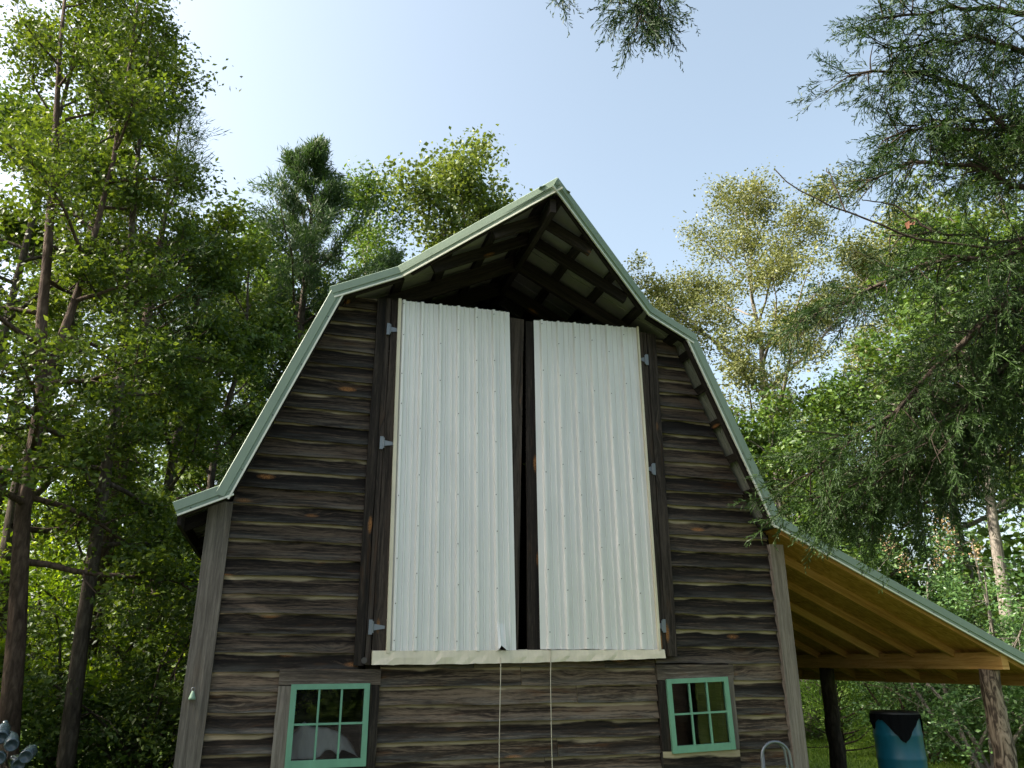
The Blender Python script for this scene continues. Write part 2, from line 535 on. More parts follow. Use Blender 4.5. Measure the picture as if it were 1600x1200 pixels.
# roof lines measured at the lower edge of the rake trim: (x, z)
EVL, L3, L2, AP, R2, R3, EVR = (-2.985, 2.80), (-2.59, 2.988), (-1.795, 5.0), (.08, 5.935), (1.905, 4.985), (2.735, 2.99), (6.02, 1.468)
HOOD_Y = -1.26
HL, HR = -1.235, 1.455          # where the hood starts to project


def lerp(a, b, t): return a + (b - a) * t


def zl(u):                       # upper roof line
    return lerp(L2[1], AP[1], (u - L2[0]) / (AP[0] - L2[0])) if u < AP[0] else lerp(AP[1], R2[1], (u - AP[0]) / (R2[0] - AP[0]))


def u_left(z): return lerp(L3[0], L2[0], (z - L3[1]) / (L2[1] - L3[1]))
def u_right(z): return lerp(R3[0], R2[0], (z - R3[1]) / (R2[1] - R3[1]))


# --- wall backing, inner shell
def inner_shell():
    mb = MB()
    y0, y1 = .020, .05
    # front wall pieces around the loft doorway and the windows
    mb.poly([(-2.60, y0, 0), (-1.90, y0, 0), (-1.90, y0, 2.98), (-2.60, y0, 2.98)])
    mb.poly([(-2.56, y0, 2.98), (-1.36, y0, 2.98), (-1.36, y0, 5.14), (-1.76, y0, 4.96)])
    mb.poly([(-1.90, y0, 1.46), (-1.36, y0, 1.46), (-1.36, y0, 2.98), (-1.90, y0, 2.98)])
    mb.poly([(-1.90, y0, 0), (-1.33, y0, 0), (-1.33, y0, .90), (-1.90, y0, .90)])
    mb.poly([(-1.33, y0, 0), (1.56, y0, 0), (1.56, y0, 1.72), (-1.33, y0, 1.72)])
    mb.poly([(1.56, y0, 0), (2.14, y0, 0), (2.14, y0, .92), (1.56, y0, .92)])
    mb.poly([(1.56, y0, 1.49), (2.14, y0, 1.49), (2.14, y0, 2.98), (1.56, y0, 2.98)])
    mb.poly([(2.14, y0, 0), (2.86, y0, 0), (2.86, y0, 2.98), (2.14, y0, 2.98)])
    mb.poly([(1.56, y0, 2.98), (2.70, y0, 2.98), (1.88, y0, 4.95), (1.56, y0, 5.10)])
    o = mb.build('front_wall', M['inner'], barn)
    s = o.modifiers.new('thick', 'SOLIDIFY'); s.thickness = .09; s.offset = -1
    mb = MB()
    mb.box(-2.72, -2.62, .10, DEPTH, 0, 3.0, 1)
    mb.build('side_wall', M['inner'], barn)
    mb = MB(); mb.box(2.84, 2.94, .10, DEPTH, 0, 2.965, 1); mb.build('side_wall', M['inner'], barn)
    mb = MB(); mb.poly([(-2.7, DEPTH, 0), (2.9, DEPTH, 0), (2.70, DEPTH, 3), (1.86, DEPTH, 5.0), (.08, DEPTH, 5.95), (-1.76, DEPTH, 5.0), (-2.56, DEPTH, 3)])
    o = mb.build('back_wall', M['inner'], barn)
    s = o.modifiers.new('thick', 'SOLIDIFY'); s.thickness = .1; s.offset = 1
    mb = MB(); mb.box(-2.6, 2.82, .13, DEPTH - .02, 1.60, 1.70, 1); mb.build('loft_floor', M['inner'], barn)
    mb = MB(); mb.box(-2.6, 2.82, .13, DEPTH - .02, .0, .06, 1); mb.build('barn_floor', M['inner'], barn)


inner_shell()


# --- siding boards: every board its own mesh
def siding(z0, z1, a0, a1, b0, b1, mat, seed):
    """a0,a1 = left,right end at the lower edge; b0,b1 at the upper edge"""
    r = random.Random(seed)
    L = max(a1 - a0, b1 - b0); n = max(3, min(8, int(L / .16)))
    mb = MB(); H = z1 - z0
    ph = [r.uniform(0, 6.28) for _ in range(6)]; sag = r.uniform(-.007, .007); proud = r.uniform(-.004, .006)
    amp = r.uniform(.0008, .0042)
    st = []
    for i in range(n + 1):
        t = i / n
        xl = lerp(a0, a1, t); xh = lerp(b0, b1, t)
        wz = amp * (math.sin(xl * 5 + ph[0]) + .6 * math.sin(xl * 13 + ph[1])) + sag * (4 * t * (1 - t)) + r.uniform(-.002, .002)
        wy = .004 * math.sin(xl * 4 + ph[2]) + r.uniform(-.0025, .0025)
        y = -.037 - proud + wy
        st.append([(xl, -.020, z0 + wz + .022), (xl, -.024 + wy * .5, z0 + wz), (xl, y, z0 + wz), (lerp(xl, xh, .5), -.021 + wy * .5, z0 + H * .5), (xh, -.002, z1 + .016)])
    for s in st: mb.v += s
    vv = [.01, -.01, 0, H * .5, H + .004]
    for i in range(n):
        for k in range(4):
            q = [i * 5 + k, (i + 1) * 5 + k, (i + 1) * 5 + k + 1, i * 5 + k + 1]
            uvs = [(st[i][k][0], vv[k]), (st[i + 1][k][0], vv[k]), (st[i + 1][k + 1][0], vv[k + 1]), (st[i][k + 1][0], vv[k + 1])]
            mb.face(q, uvs)
    for i in (0, n):
        b = i * 5
        mb.face([b, b + 1, b + 2, b + 3, b + 4] if i == 0 else [b + 4, b + 3, b + 2, b + 1, b])
    return mb.build('siding_board', mat, barn)


def all_siding():
    sd = 100
    EXP = .1555
    # left field
    z = .963 - 6 * EXP
    while z < 5.1:
        z1 = z + EXP
        if z > 5.0:
            b0 = -1.70
            a0 = -1.78
        else:
            a0 = max(-2.585, u_left(z) - .02) if z > 2.9 else -2.585
            b0 = max(-2.585, u_left(min(z1, 5.0)) - .02) if z1 > 2.9 else -2.585
        if z1 > 1.62:
            segs = [(-2.585, -1.395)] if z > 1.60 else [(-2.585, -2.04), (-1.21, -.5)]
            if z < 1.60: segs = [(-2.585, -1.395)]
        elif z1 > .80:
            segs = [(-2.585, -2.035)]
        else:
            segs = [(-2.585, -1.2)]
        for (s0, s1) in segs:
            x0a, x0b = max(s0, a0), max(s0, b0)
            siding(z, min(z1, 5.135), x0a, s1, x0b, s1, M['siding'] if z > 1.5 else M['siding_low'], sd); sd += 1
        z = z1
    # right field
    z = .874 - 5 * EXP
    while z < 5.0:
        z1 = z + EXP
        a1 = min(2.842, u_right(z) + .02) if z > 2.9 else 2.842
        b1 = min(2.842, u_right(min(z1, 5.0)) + .02) if z1 > 2.9 else 2.842
        s0 = 1.61
        if z < 1.70: s0 = 1.44
        if z < 1.56: s0 = 2.245
        if z1 < .82: s0 = 1.48
        siding(z, z1, s0, a1, s0, b1, M['siding'] if z > 1.65 else M['siding_low'], sd); sd += 1
        z = z1
    # middle field below the loft doors, some courses butt-jointed
    z = .868 - 5 * .149; i = 0
    cuts = {5: [.42], 6: [], 7: [], 8: [.62], 9: [.08], 10: [-.36, .9]}
    while z < 1.66:
        z1 = min(z + .149, 1.70)
        xs = [-1.20] + cuts.get(i, [.3 * ((i * 7) % 5 - 2)]) + [1.435]
        for p, q in zip(xs[:-1], xs[1:]):
            siding(z, z1, p + (.0025 if p > -1.2 else 0), q - (.0025 if q < 1.43 else 0), p + (.0025 if p > -1.2 else 0), q - (.0025 if q < 1.43 else 0), M['siding_low'], sd); sd += 1
        z += .149; i += 1


all_siding()


def plank(name, x0, x1, z0, z1, y_front, th, mat, along, parent=barn, rough=.003, seed=0, slant=0.0):
    """a board whose edges wander slightly; slant: bottom shifted in x"""
    r = random.Random(seed + int(x0 * 1000) + int(z0 * 777))
    mb = MB(); n = 6
    for i in range(n + 1):
        t = i / n
        if along == 2:
            z = lerp(z0, z1, t); e0 = x0 + slant * (1 - t) + r.uniform(-rough, rough); e1 = x1 + slant * (1 - t) + r.uniform(-rough, rough)
            yy = y_front + r.uniform(-rough, rough) * .6
            mb.v += [(e0, y_front + th, z), (e0, yy, z), (e1, yy, z), (e1, y_front + th, z)]
        else:
            x = lerp(x0, x1, t); e0 = z0 + r.uniform(-rough, rough); e1 = z1 + r.uniform(-rough, rough)
            yy = y_front + r.uniform(-rough, rough) * .6
            mb.v += [(x, y_front + th, e0), (x, yy, e0), (x, yy, e1), (x, y_front + th, e1)]
    W = (x1 - x0) if along == 2 else (z1 - z0); L = (z1 - z0) if along == 2 else (x1 - x0)
    vs = [-th, 0, W, W + th, W + 2 * th]
    for i in range(n):
        for k in range(4):
            k2 = (k + 1) % 4
            u0, u1 = i / n * L, (i + 1) / n * L
            q = [i * 4 + k, i * 4 + k2, (i + 1) * 4 + k2, (i + 1) * 4 + k]
            if along == 0: q = q[::-1]; mb.face(q, [(u1, vs[k]), (u1, vs[k + 1]), (u0, vs[k + 1]), (u0, vs[k])])
            else: mb.face(q, [(u0, vs[k]), (u0, vs[k + 1]), (u1, vs[k + 1]), (u1, vs[k])])
    mb.face([0, 3, 2, 1], [(0, 0), (0, .03), (W, .03), (W, 0)]); b = n * 4; mb.face([b, b + 1, b + 2, b + 3], [(0, 0), (0, .03), (W, .03), (W, 0)])
    return mb.build(name, mat, parent)


# corner boards
plank('corner_board', -2.775, -2.578, 0, 2.985, -.070, .065, M['trim_wood'], 2, seed=1)
plank('corner_board', 2.832, 2.992, 0, 2.84, -.070, .065, M['trim_wood'], 2, seed=2)
# door casings: outer boards standing beside the loft doors
plank('door_casing', -1.435, -1.352, 1.633, 5.13, -.075, .045, M['door_wood'], 2, seed=3, rough=.005)
plank('door_casing', -1.347, -1.298, 1.640, 5.15, -.066, .040, M['door_wood'], 2, seed=4)
plank('door_casing', 1.545, 1.655, 1.715, 5.12, -.075, .045, M['door_wood'], 2, seed=5)
plank('door_casing', 1.500, 1.541, 1.735, 5.13, -.066, .040, M['door_wood'], 2, seed=6)
# round knot hole at the foot of the left casing
mb = MB(); mb.tube([(-1.352, -.0775, 1.675), (-1.352, -.070, 1.675)], [.026, .026], 14); mb.build('knot_hole', M['screw'], barn)


# --- loft doors: framed leaf, ribbed tin sheet, hinges, screws
def tin_sheet(x0, x1, z0, z1, shift_bottom, y, parent, seed, torn=None, tops=None):
    r = random.Random(seed)
    W = x1 - x0; pitch = .189; mb = MB()
    prof = [(0, 0), (.012, .0)]
    x = .05 if seed % 2 else .085
    while x < W - .04:
        prof += [(x - .026, 0), (x - .013, .030), (x + .009, .030), (x + .020, 0)]
        for m in (.066, .122):
            if x + m + .012 < W - .02: prof += [(x + m - .011, 0), (x + m - .005, .010), (x + m + .005, .010), (x + m + .011, 0)]
        x += pitch
    prof.append((W, 0))
    rows = 14
    jig = [r.uniform(-.010, .010) for _ in prof]
    for j in range(rows + 1):
        t = j / rows
        for i, (px, h) in enumerate(prof):
            z = lerp(z0, z1, t)
            if tops and j == rows: z += lerp(tops[0], tops[1], px / W) + jig[i // 3] * .25
            if j == 0: z += jig[i // 4] * .3
            xx = x0 + px + shift_bottom * (1 - t)
            dent = .0018 * math.sin(px * 9 + t * 7 + seed) + .0012 * math.sin(px * 23 - t * 11)
            yy = y - h + dent
            if torn and j == 0 and abs(px - torn) < .05:
                z += .055 * (1 - abs(px - torn) / .05); yy -= .045
            mb.v.append((xx, yy, z))
    n = len(prof)
    for j in range(rows):
        for i in range(n - 1):
            q = [j * n + i, j * n + i + 1, (j + 1) * n + i + 1, (j + 1) * n + i]
            mb.face(q, [(prof[i][0], j / rows * (z1 - z0)), (prof[i + 1][0], j / rows * (z1 - z0)), (prof[i + 1][0], (j + 1) / rows * (z1 - z0)), (prof[i][0], (j + 1) / rows * (z1 - z0))])
    o = mb.build('tin_sheet', M['tin'], parent)
    s = o.modifiers.new('thick', 'SOLIDIFY'); s.thickness = .002; s.offset = -1
    # screws along the ribs
    sb = MB(); ribs = [p for p in range(len(prof) - 1) if prof[p][1] > .015 and prof[p + 1][1] > .015]
    for kx, i in enumerate(ribs):
        cx = (prof[i][0] + prof[i + 1][0]) / 2
        zz = z0 + .08 + r.uniform(0, .1)
        while zz < z1 - .03:
            t = (zz - z0) / (z1 - z0)
            c = (x0 + cx + shift_bottom * (1 - t) + r.uniform(-.006, .006), y - .030 + .0018 * math.sin(cx * 9 + t * 7 + seed) + .0012 * math.sin(cx * 23 - t * 11), zz)
            sb.tube([(c[0], c[1] + .004, c[2]), (c[0], c[1] - .006, c[2])], [.0055, .0045], 6)
            zz += .42 + r.uniform(-.12, .16)
    so = sb.build('screw_heads', M['screw'], parent); so['kind'] = 'stuff'
    return o


def hinge(x, z, side, parent, reach=.125):
    """T-hinge: plate on the casing, strap tapering onto the door"""
    mb = MB()
    mb.box(x - .016, x + .016, -.094, -.084, z - .062, z + .062, 2)
    mb.tube([(x + side * .02, -.090, z - .05), (x + side * .02, -.090, z + .05)], .009, 8)
    e = x + side * reach; a = x + side * .026
    y0, y1 = -.088, -.082
    P = [(a, y0, z - .028), (e, y0, z - .012), (e, y0, z + .012), (a, y0, z + .028)]
    Q = [(p[0], y1, p[2]) for p in P]
    base = len(mb.v); mb.v += P + Q
    for f in ((0, 1, 2, 3), (7, 6, 5, 4), (0, 4, 5, 1), (1, 5, 6, 2), (2, 6, 7, 3), (3, 7, 4, 0)): mb.face([base + i for i in f])
    return mb.build('hinge', M['zinc'], parent)


def loft_doors():
    # left leaf
    f = MB()
    f.hexa([(-1.23, -.035, 1.745), (.028, -.035, 1.76), (-1.23, -.005, 1.745), (.028, -.005, 1.76),
            (-1.29, -.035, 5.12), (.062, -.035, 5.12), (-1.29, -.005, 5.12), (.062, -.005, 5.12)], 2)
    dl = f.build('loft_door', M['door_wood'], barn)
    dl['label'] = 'left loft door leaf faced with ribbed tin, bottom corner torn'
    plank('stile', -1.292, -1.175, 1.74, 5.13, -.078, .040, M['door_wood'], 2, dl, seed=11, rough=.004)
    plank('stile', -.045, .110, 1.765, 5.10, -.072, .034, M['door_wood'], 2, dl, seed=12, slant=-.075)
    for zz in (2.15, 3.4, 4.7):
        plank('ledger', -1.16, -.07, zz, zz + .14, -.060, .020, M['door_wood'], 0, dl, seed=13)
    tin_sheet(-1.224, -.054, 1.755, 5.13, .068, -.088, dl, 3, torn=1.02, tops=(.0, .025))
    mb = MB(); mb.hexa([(-1.172, -.116, 1.735), (-1.140, -.116, 1.735), (-1.172, -.080, 1.735), (-1.140, -.080, 1.735), (-1.236, -.116, 5.14), (-1.204, -.116, 5.14), (-1.236, -.080, 5.14), (-1.204, -.080, 5.14)], 2)
    mb.build('edge_trim', M['cream'], dl)
    for z, x in ((4.80, -1.318), (3.62, -1.318), (1.95, -1.318)): hinge(x, z, 1, dl)
    # right leaf
    f = MB()
    f.hexa([(.150, -.035, 1.755), (1.49, -.035, 1.755), (.150, -.005, 1.755), (1.49, -.005, 1.755),
            (.140, -.035, 5.09), (1.49, -.035, 5.12), (.140, -.005, 5.09), (1.49, -.005, 5.12)], 2)
    dr = f.build('loft_door', M['door_wood'], barn)
    dr['label'] = 'right loft door leaf faced with ribbed tin, wood stile showing at the gap'
    plank('stile', .132, .262, 1.745, 5.085, -.072, .034, M['door_wood'], 2, dr, seed=21)
    plank('stile', 1.405, 1.494, 1.745, 5.12, -.078, .040, M['door_wood'], 2, dr, seed=22)
    for zz in (2.15, 3.4, 4.7):
        plank('ledger', .27, 1.40, zz, zz + .14, -.060, .020, M['door_wood'], 0, dr, seed=23)
    tin_sheet(.216, 1.420, 1.775, 5.10, .030, -.086, dr, 4, tops=(.0, .06))
    mb = MB(); mb.hexa([(1.438, -.116, 1.775), (1.462, -.116, 1.775), (1.438, -.080, 1.775), (1.462, -.080, 1.775), (1.412, -.116, 5.165), (1.432, -.116, 5.165), (1.412, -.080, 5.165), (1.432, -.080, 5.165)], 2)
    mb.build('edge_trim', M['cream'], dr)
    for z, x in ((4.79, 1.522), (3.56, 1.522), (1.995, 1.522)): hinge(x, z, -1, dr, .075)


loft_doors()

# tarp-wrapped door sill
def sill():
    r = random.Random(5); mb = MB(); n = 46
    for i in range(n + 1):
        t = i / n; x = lerp(-1.29, 1.50, t)
        zt = lerp(1.752, 1.775, t); zb = lerp(1.638, 1.700, t) + .012 * math.sin(t * 3.1) * -1 + r.uniform(-.003, .003)
        f = .005 * math.sin(t * 61) * math.sin(t * 17 + 1) + r.uniform(-.004, .004)
        mb.v += [(x, -.030, zt + .01), (x, -.108 + f * .3, zt), (x + .02 * math.sin(t * 43), -.118 + f, lerp(zb, zt, .5)), (x, -.124 - f * .6, zb), (x, -.03, zb + .005)]
    for i in range(n):
        for k in range(4):
            mb.face([i * 5 + k, i * 5 + k + 1, (i + 1) * 5 + k + 1, (i + 1) * 5 + k][::-1])
    mb.face([0, 1, 2, 3, 4]); b = n * 5; mb.face([b + 4, b + 3, b + 2, b + 1, b])
    o = mb.build('door_sill', M['tarp'], barn, False); o['label'] = 'sill below the loft doors wrapped in creased cream plastic'


sill()


# --- windows
def window(cx, cz, W, H, rot, label):
    """six-light sash; local frame turned by rot in the wall plane"""
    ca, sa = math.cos(rot), math.sin(rot)

    def T(x, y, z): return (cx + x * ca - z * sa, y, cz + x * sa + z * ca)

    def bx(mb, x0, x1, y0, y1, z0, z1, along):
        mb.hexa([T(x, y, z) for z in (z0, z1) for y in (y0, y1) for x in (x0, x1)], along)
    hw, hh = W / 2, H / 2; s, tp, bt = .046, .042, .062
    mb = MB()
    bx(mb, -hw, -hw + s, -.092, -.052, -hh, hh, 2); bx(mb, hw - s, hw, -.092, -.052, -hh, hh, 2)
    win = None
    bx(mb, -hw + s, hw - s, -.0905, -.052, hh - tp, hh, 0); bx(mb, -hw + s, hw - s, -.0905, -.052, -hh, -hh + bt, 0)
    win = mb.build('window', M['green_paint'], barn); win['label'] = label
    gx0, gx1, gz0, gz1 = -hw + s, hw - s, -hh + bt, hh - tp
    cw = (gx1 - gx0) / 3; ch = (gz1 - gz0) / 2; mw = .016
    for i in (1, 2):
        m = MB(); x = gx0 + cw * i; bx(m, x - mw / 2, x + mw / 2, -.086, -.056, gz0, gz1, 2); m.build('muntin', M['green_paint'], win)
    for i in range(3):
        m = MB(); z = gz0 + ch; xa = gx0 + cw * i + (mw / 2 if i else 0); xb = gx0 + cw * (i + 1) - (mw / 2 if i < 2 else 0)
        bx(m, xa, xb, -.0865, -.056, z - mw / 2, z + mw / 2, 0); m.build('muntin', M['green_paint'], win)
    for i in range(3):
        for j in range(2):
            m = MB(); x0 = gx0 + cw * i + mw / 2 * (i > 0); x1 = gx0 + cw * (i + 1) - mw / 2 * (i < 2)
            z0 = gz0 + ch * j + mw / 2 * (j > 0); z1 = gz0 + ch * (j + 1) - mw / 2 * (j < 1)
            m.quad(T(x0, -.068, z0), T(x1, -.068, z0), T(x1, -.068, z1), T(x0, -.068, z1))
            m.build('pane', M['pane'], win)
    return win


window(-1.614, 1.169, .650, .640, R(.4), 'mint green six-pane sash left of the door, grey cloth behind')
window(1.852, 1.197, .660, .645, R(1.75), 'mint green six-pane sash right of the door, hung crooked')
plank('window_casing', -2.045, -1.200, 1.478, 1.605, -.062, .055, M['casing'], 0, seed=31)
plank('window_casing', -2.045, -1.925, .70, 1.474, -.060, .055, M['trim_wood'], 2, seed=32)
plank('window_casing', -1.300, -1.205, .82, 1.474, -.060, .055, M['door_wood'], 2, seed=33)
plank('window_casing', -1.300, -1.205, .30, .815, -.060, .055, M['door_wood'], 2, seed=37)
plank('window_casing', 1.430, 2.262, 1.500, 1.640, -.062, .055, M['casing'], 0, seed=34)
plank('window_casing', 1.437, 1.530, .885, 1.496, -.060, .055, M['door_wood'], 2, seed=35)
plank('window_casing', 2.170, 2.250, .885, 1.540, -.064, .055, M['trim_wood'], 2, seed=36)
plank('window_casing', 1.440, 2.250, .70, .880, -.060, .055, M['siding'], 0, seed=38)
for x in (-1.90, 1.53):
    m = MB(); m.box(x, x + .62, .02, .16, .845, .885, 0); m.build('inner_sill', M['casing'], barn)


# --- roof: sheets, purlins, rafters, trims
def off(p, q, d):
    """offset segment p->q (x,z) to its left-hand side by d"""
    dx, dz = q[0] - p[0], q[1] - p[1]; l = math.hypot(dx, dz)
    n = (-dz / l * d, dx / l * d)
    return (p[0] + n[0], p[1] + n[1]), (q[0] + n[0], q[1] + n[1])


SH = .058        # sheet sits this far outside the measured trim edge


def roof_panels():
    def sheet(p, q, y0p, y0q, y1, ribs_along=True, name='roof_panel'):
        """slope from p to q; front edge y may differ at both ends; underside pale, top green"""
        mb = MB(); n = 10
        a, b = off(p, q, SH)
        a2, b2 = off(p, q, SH + .012)
        lo = []; hi = []
        for (A, y0) in ((a, y0p), (b, y0q)): lo.append(((A[0], y0, A[1]), (A[0], y1, A[1])))
        for (A, y0) in ((a2, y0p), (b2, y0q)): hi.append(((A[0], y0, A[1]), (A[0], y1, A[1])))
        mb.quad(lo[0][0], lo[1][0], lo[1][1], lo[0][1], None, 1)
        mb.quad(hi[0][0], hi[0][1], hi[1][1], hi[1][0], None, 0)
        mb.quad(lo[0][0], hi[0][0], hi[1][0], lo[1][0], None, 0)
        mb.quad(lo[0][1], lo[1][1], hi[1][1], hi[0][1], None, 0)
        mb.quad(lo[0][0], lo[0][1], hi[0][1], hi[0][0], None, 0)
        mb.quad(lo[1][0], hi[1][0], hi[1][1], lo[1][1], None, 0)
        o = mb.build(name, [M['green_roof'], M['roof_under']], barn)
        rb = MB()
        # standing ribs, above and pressed through below
        nrib = int((y1 - RAKE_Y) / .23)
        for i in range(1, nrib):
            y = RAKE_Y + i * .23
            if y > y1 - .05: break
            for dd in (SH + .022, SH - .004):
                A, B = off(p, q, dd)
                rb.bar((A[0], y, A[1]), (B[0], y, B[1]), .03, .016)
        r = rb.build('rib', M['roof_under'], o); r['kind'] = 'stuff'
        return o
    Y1 = DEPTH + .3
    # direction left->right keeps the offset outward
    sheet(EVL, (L3[0] - .01, L3[1]), RAKE_Y, RAKE_Y, Y1)
    sheet((L3[0] - .01, L3[1]), (L2[0] + .004, L2[1] + .005), RAKE_Y, RAKE_Y, Y1)
    PL = (HL, zl(HL)); PR = (HR, zl(HR))
    eL = (L2[0] - .11, L2[1] - .11 * .498); eR = (R2[0] + .10, R2[1] - .10 * .52)
    sheet(eL, PL, RAKE_Y, RAKE_Y, Y1)
    sheet(PL, AP, RAKE_Y, HOOD_Y, Y1)
    sheet(AP, PR, HOOD_Y, RAKE_Y, Y1)
    sheet(PR, eR, RAKE_Y, RAKE_Y, Y1)
    sheet((R2[0] - .004, R2[1] + .005), (R3[0] + .01, R3[1]), RAKE_Y, RAKE_Y, Y1)
    # lean-to top sheet lies on the sheathing
    mb = MB(); a, b = off((R3[0] + .01, R3[1]), EVR, SH + .03); a2, b2 = off((R3[0] + .01, R3[1]), EVR, SH + .042)
    mb.hexa([(a[0], RAKE_Y, a[1]), (b[0], RAKE_Y, b[1]), (a[0], 5.4, a[1]), (b[0], 5.4, b[1]), (a2[0], RAKE_Y, a2[1]), (b2[0], RAKE_Y, b2[1]), (a2[0], 5.4, a2[1]), (b2[0], 5.4, b2[1])])
    mb.build('roof_panel', M['green_roof'], barn)

    def purl(p, q, t, yf, w=.085, h=.04, d=SH - .021):
        A, B = off(p, q, d); c = (lerp(A[0], B[0], t), lerp(A[1], B[1], t))
        nx, nz = -(q[1] - p[1]), q[0] - p[0]
        m = MB(); m.bar((c[0], yf, c[1]), (c[0], DEPTH - .05, c[1]), w, h, (nx, 0, nz)); m.build('purlin', M['rafter'], barn)
    for t in (.06, .25, .44, .63, .82, .97):
        purl(L3, L2, t, RAKE_Y + .03); purl(R2, R3, t, RAKE_Y + .03)
    for t in (.05, .30, .53, .76, .97):
        uL = lerp(L2[0], AP[0], t); uR = lerp(R2[0], AP[0], t)
        yL = RAKE_Y + .04 if uL < HL else lerp(RAKE_Y, HOOD_Y, (uL - HL) / (AP[0] - HL)) + .10
        yR = RAKE_Y + .04 if uR > HR else lerp(RAKE_Y, HOOD_Y, (uR - HR) / (AP[0] - HR)) + .10
        purl(L2, AP, t, yL, .10); purl(AP, R2, 1 - t, yR, .10)

    def raft(p, q, y, h=.16, w=.05, d=SH - .042):
        A, B = off(p, q, d - h / 2)
        m = MB(); m.bar((A[0], y, A[1]), (B[0], y, B[1]), w, h, (-(q[1] - p[1]), 0, q[0] - p[0])); m.build('rafter', M['rafter'], barn)
    for i in range(10):
        y = .10 + i * .62
        raft(L2, AP, y); raft(AP, R2, y); raft(L3, L2, y); raft(R2, R3, y)
    # rafters under the projecting hood, each as long as the hood is wide there
    for y in (-.40, -.78):
        f = (-y - .30) / .96 + .10
        uL, uR = lerp(HL, AP[0], f), lerp(HR, AP[0], f)
        raft((uL, zl(uL)), AP, y, .11); raft(AP, (uR, zl(uR)), y, .11)
    # ridge beam with track, runs out to the prow
    m = MB(); m.box(.05, .11, HOOD_Y + .12, DEPTH - .1, AP[1] - .17, AP[1] - .02, 1); m.build('ridge_beam', M['rafter'], barn)
    # fly rafters behind the trim (square across the slope), and diagonal ones under the hood edge
    def fly(p, q, yp, yq, h=.055, d=SH - .01):
        A, B = off(p, q, d - h / 2)
        e = .07 if yp != yq else .0
        A, B, yp, yq = (lerp(A[0], B[0], e), lerp(A[1], B[1], e)), (lerp(B[0], A[0], e), lerp(B[1], A[1], e)), lerp(yp, yq, e), lerp(yq, yp, e)
        m = MB(); m.bar((A[0], yp + .06, A[1]), (B[0], yq + .06, B[1]), .04, h, (-(q[1] - p[1]), 0, q[0] - p[0])); m.build('fly_rafter', M['rafter'], barn)
    fly(L2, PL, RAKE_Y, RAKE_Y); fly(PL, AP, RAKE_Y, HOOD_Y); fly(AP, PR, HOOD_Y, RAKE_Y); fly(PR, R2, RAKE_Y, RAKE_Y)
    fly(EVL, L3, RAKE_Y, RAKE_Y); fly(L3, L2, RAKE_Y, RAKE_Y); fly(R2, R3, RAKE_Y, RAKE_Y)

    # rake trims: folded green metal with a pale drip edge
    H = .118

    def trim(p, q, yp, yq, e0=0.0, e1=0.0):
        dx, dz = q[0] - p[0], q[1] - p[1]; l = math.hypot(dx, dz); tx, tz = dx / l, dz / l
        p = (p[0] - tx * e0, p[1] - tz * e0); q = (q[0] + tx * e1, q[1] + tz * e1)
        # section (height above the measured edge, forward of the rake line)
        sec = [(H, .13), (H + .004, -.012), (H, -.016), (.046, -.020), (.040, -.010), (.012, -.012), (.010, .0)]
        mb = MB()
        for (P, y) in ((p, yp), (q, yq)):
            for (h, f) in sec:
                mb.v.append((P[0] - tz * h, y + f, P[1] + tx * h))
        n = len(sec)
        for k in range(n - 1):
            mb.face([k, k + 1, n + k + 1, n + k])
        o = mb.build('rake_trim', M['green_roof'], barn)
        s = o.modifiers.new('thick', 'SOLIDIFY'); s.thickness = .003; s.offset = 0
        mb = MB(); pts = []
        for (P, y) in ((p, yp), (q, yq)):
            for (h, f) in ((.013, -.020), (.013, .0), (-.002, -.020), (-.002, .0)):
                pts.append((P[0] - tz * h, y + f, P[1] + tx * h))
        a = pts
        mb.hexa([a[2], a[6], a[3], a[7], a[0], a[4], a[1], a[5]], 0)
        mb.build('drip_edge', M['drip'], o)
        sb = MB(); k = max(2, int(l / .45))
        for i in range(k):
            t = (i + .5) / k
            c = (lerp(p[0], q[0], t) - tz * .026, lerp(yp, yq, t), lerp(p[1], q[1], t) + tx * .026)
            sb.tube([(c[0], c[1] - .006, c[2]), (c[0], c[1] - .018, c[2])], [.006, .005], 6)
        sb.build('trim_screws', M['screw'], o)['kind'] = 'stuff'
    trim(EVL, L3, RAKE_Y, RAKE_Y, .0, .03)
    trim(L3, L2, RAKE_Y - .004, RAKE_Y - .004, .03, .0)
    trim((L2[0], L2[1]), PL, RAKE_Y - .009, RAKE_Y - .009, .09, .0)
    trim(PL, AP, RAKE_Y - .012, HOOD_Y, 0, .058)
    trim(AP, PR, HOOD_Y - .004, RAKE_Y - .012, .058, 0)
    trim(PR, R2, RAKE_Y - .009, RAKE_Y - .009, 0, .085)
    trim(R2, R3, RAKE_Y - .004, RAKE_Y - .004, 0, .02)
    trim(R3, EVR, RAKE_Y, RAKE_Y, .03, 0)
    # ridge cap
    m = MB(); c = AP[1] + .118
    m.poly([(.08 - .16, HOOD_Y + .05, c - .074), (.08, HOOD_Y + .05, c + .002), (.08, DEPTH, c + .012), (.08 - .16, DEPTH, c - .066)])
    m.poly([(.08, HOOD_Y + .05, c + .002), (.08 + .16, HOOD_Y + .05, c - .074), (.08 + .16, DEPTH, c - .066), (.08, DEPTH, c + .012)])
    o = m.build('ridge_cap', M['green_roof'], barn); s = o.modifiers.new('thick', 'SOLIDIFY'); s.thickness = .004
    # left eave: fascia running back
    m = MB(); m.box(EVL[0] - .0, EVL[0] + .03, RAKE_Y + .02, DEPTH, EVL[1] - .07, EVL[1] + .05, 1); m.build('fascia', M['rafter'], barn)
    # eave soffit board on the left
    for i in range(6):
        y = .02 + i * 1.2
        raft(EVL, L3, y, .10)


roof_panels()


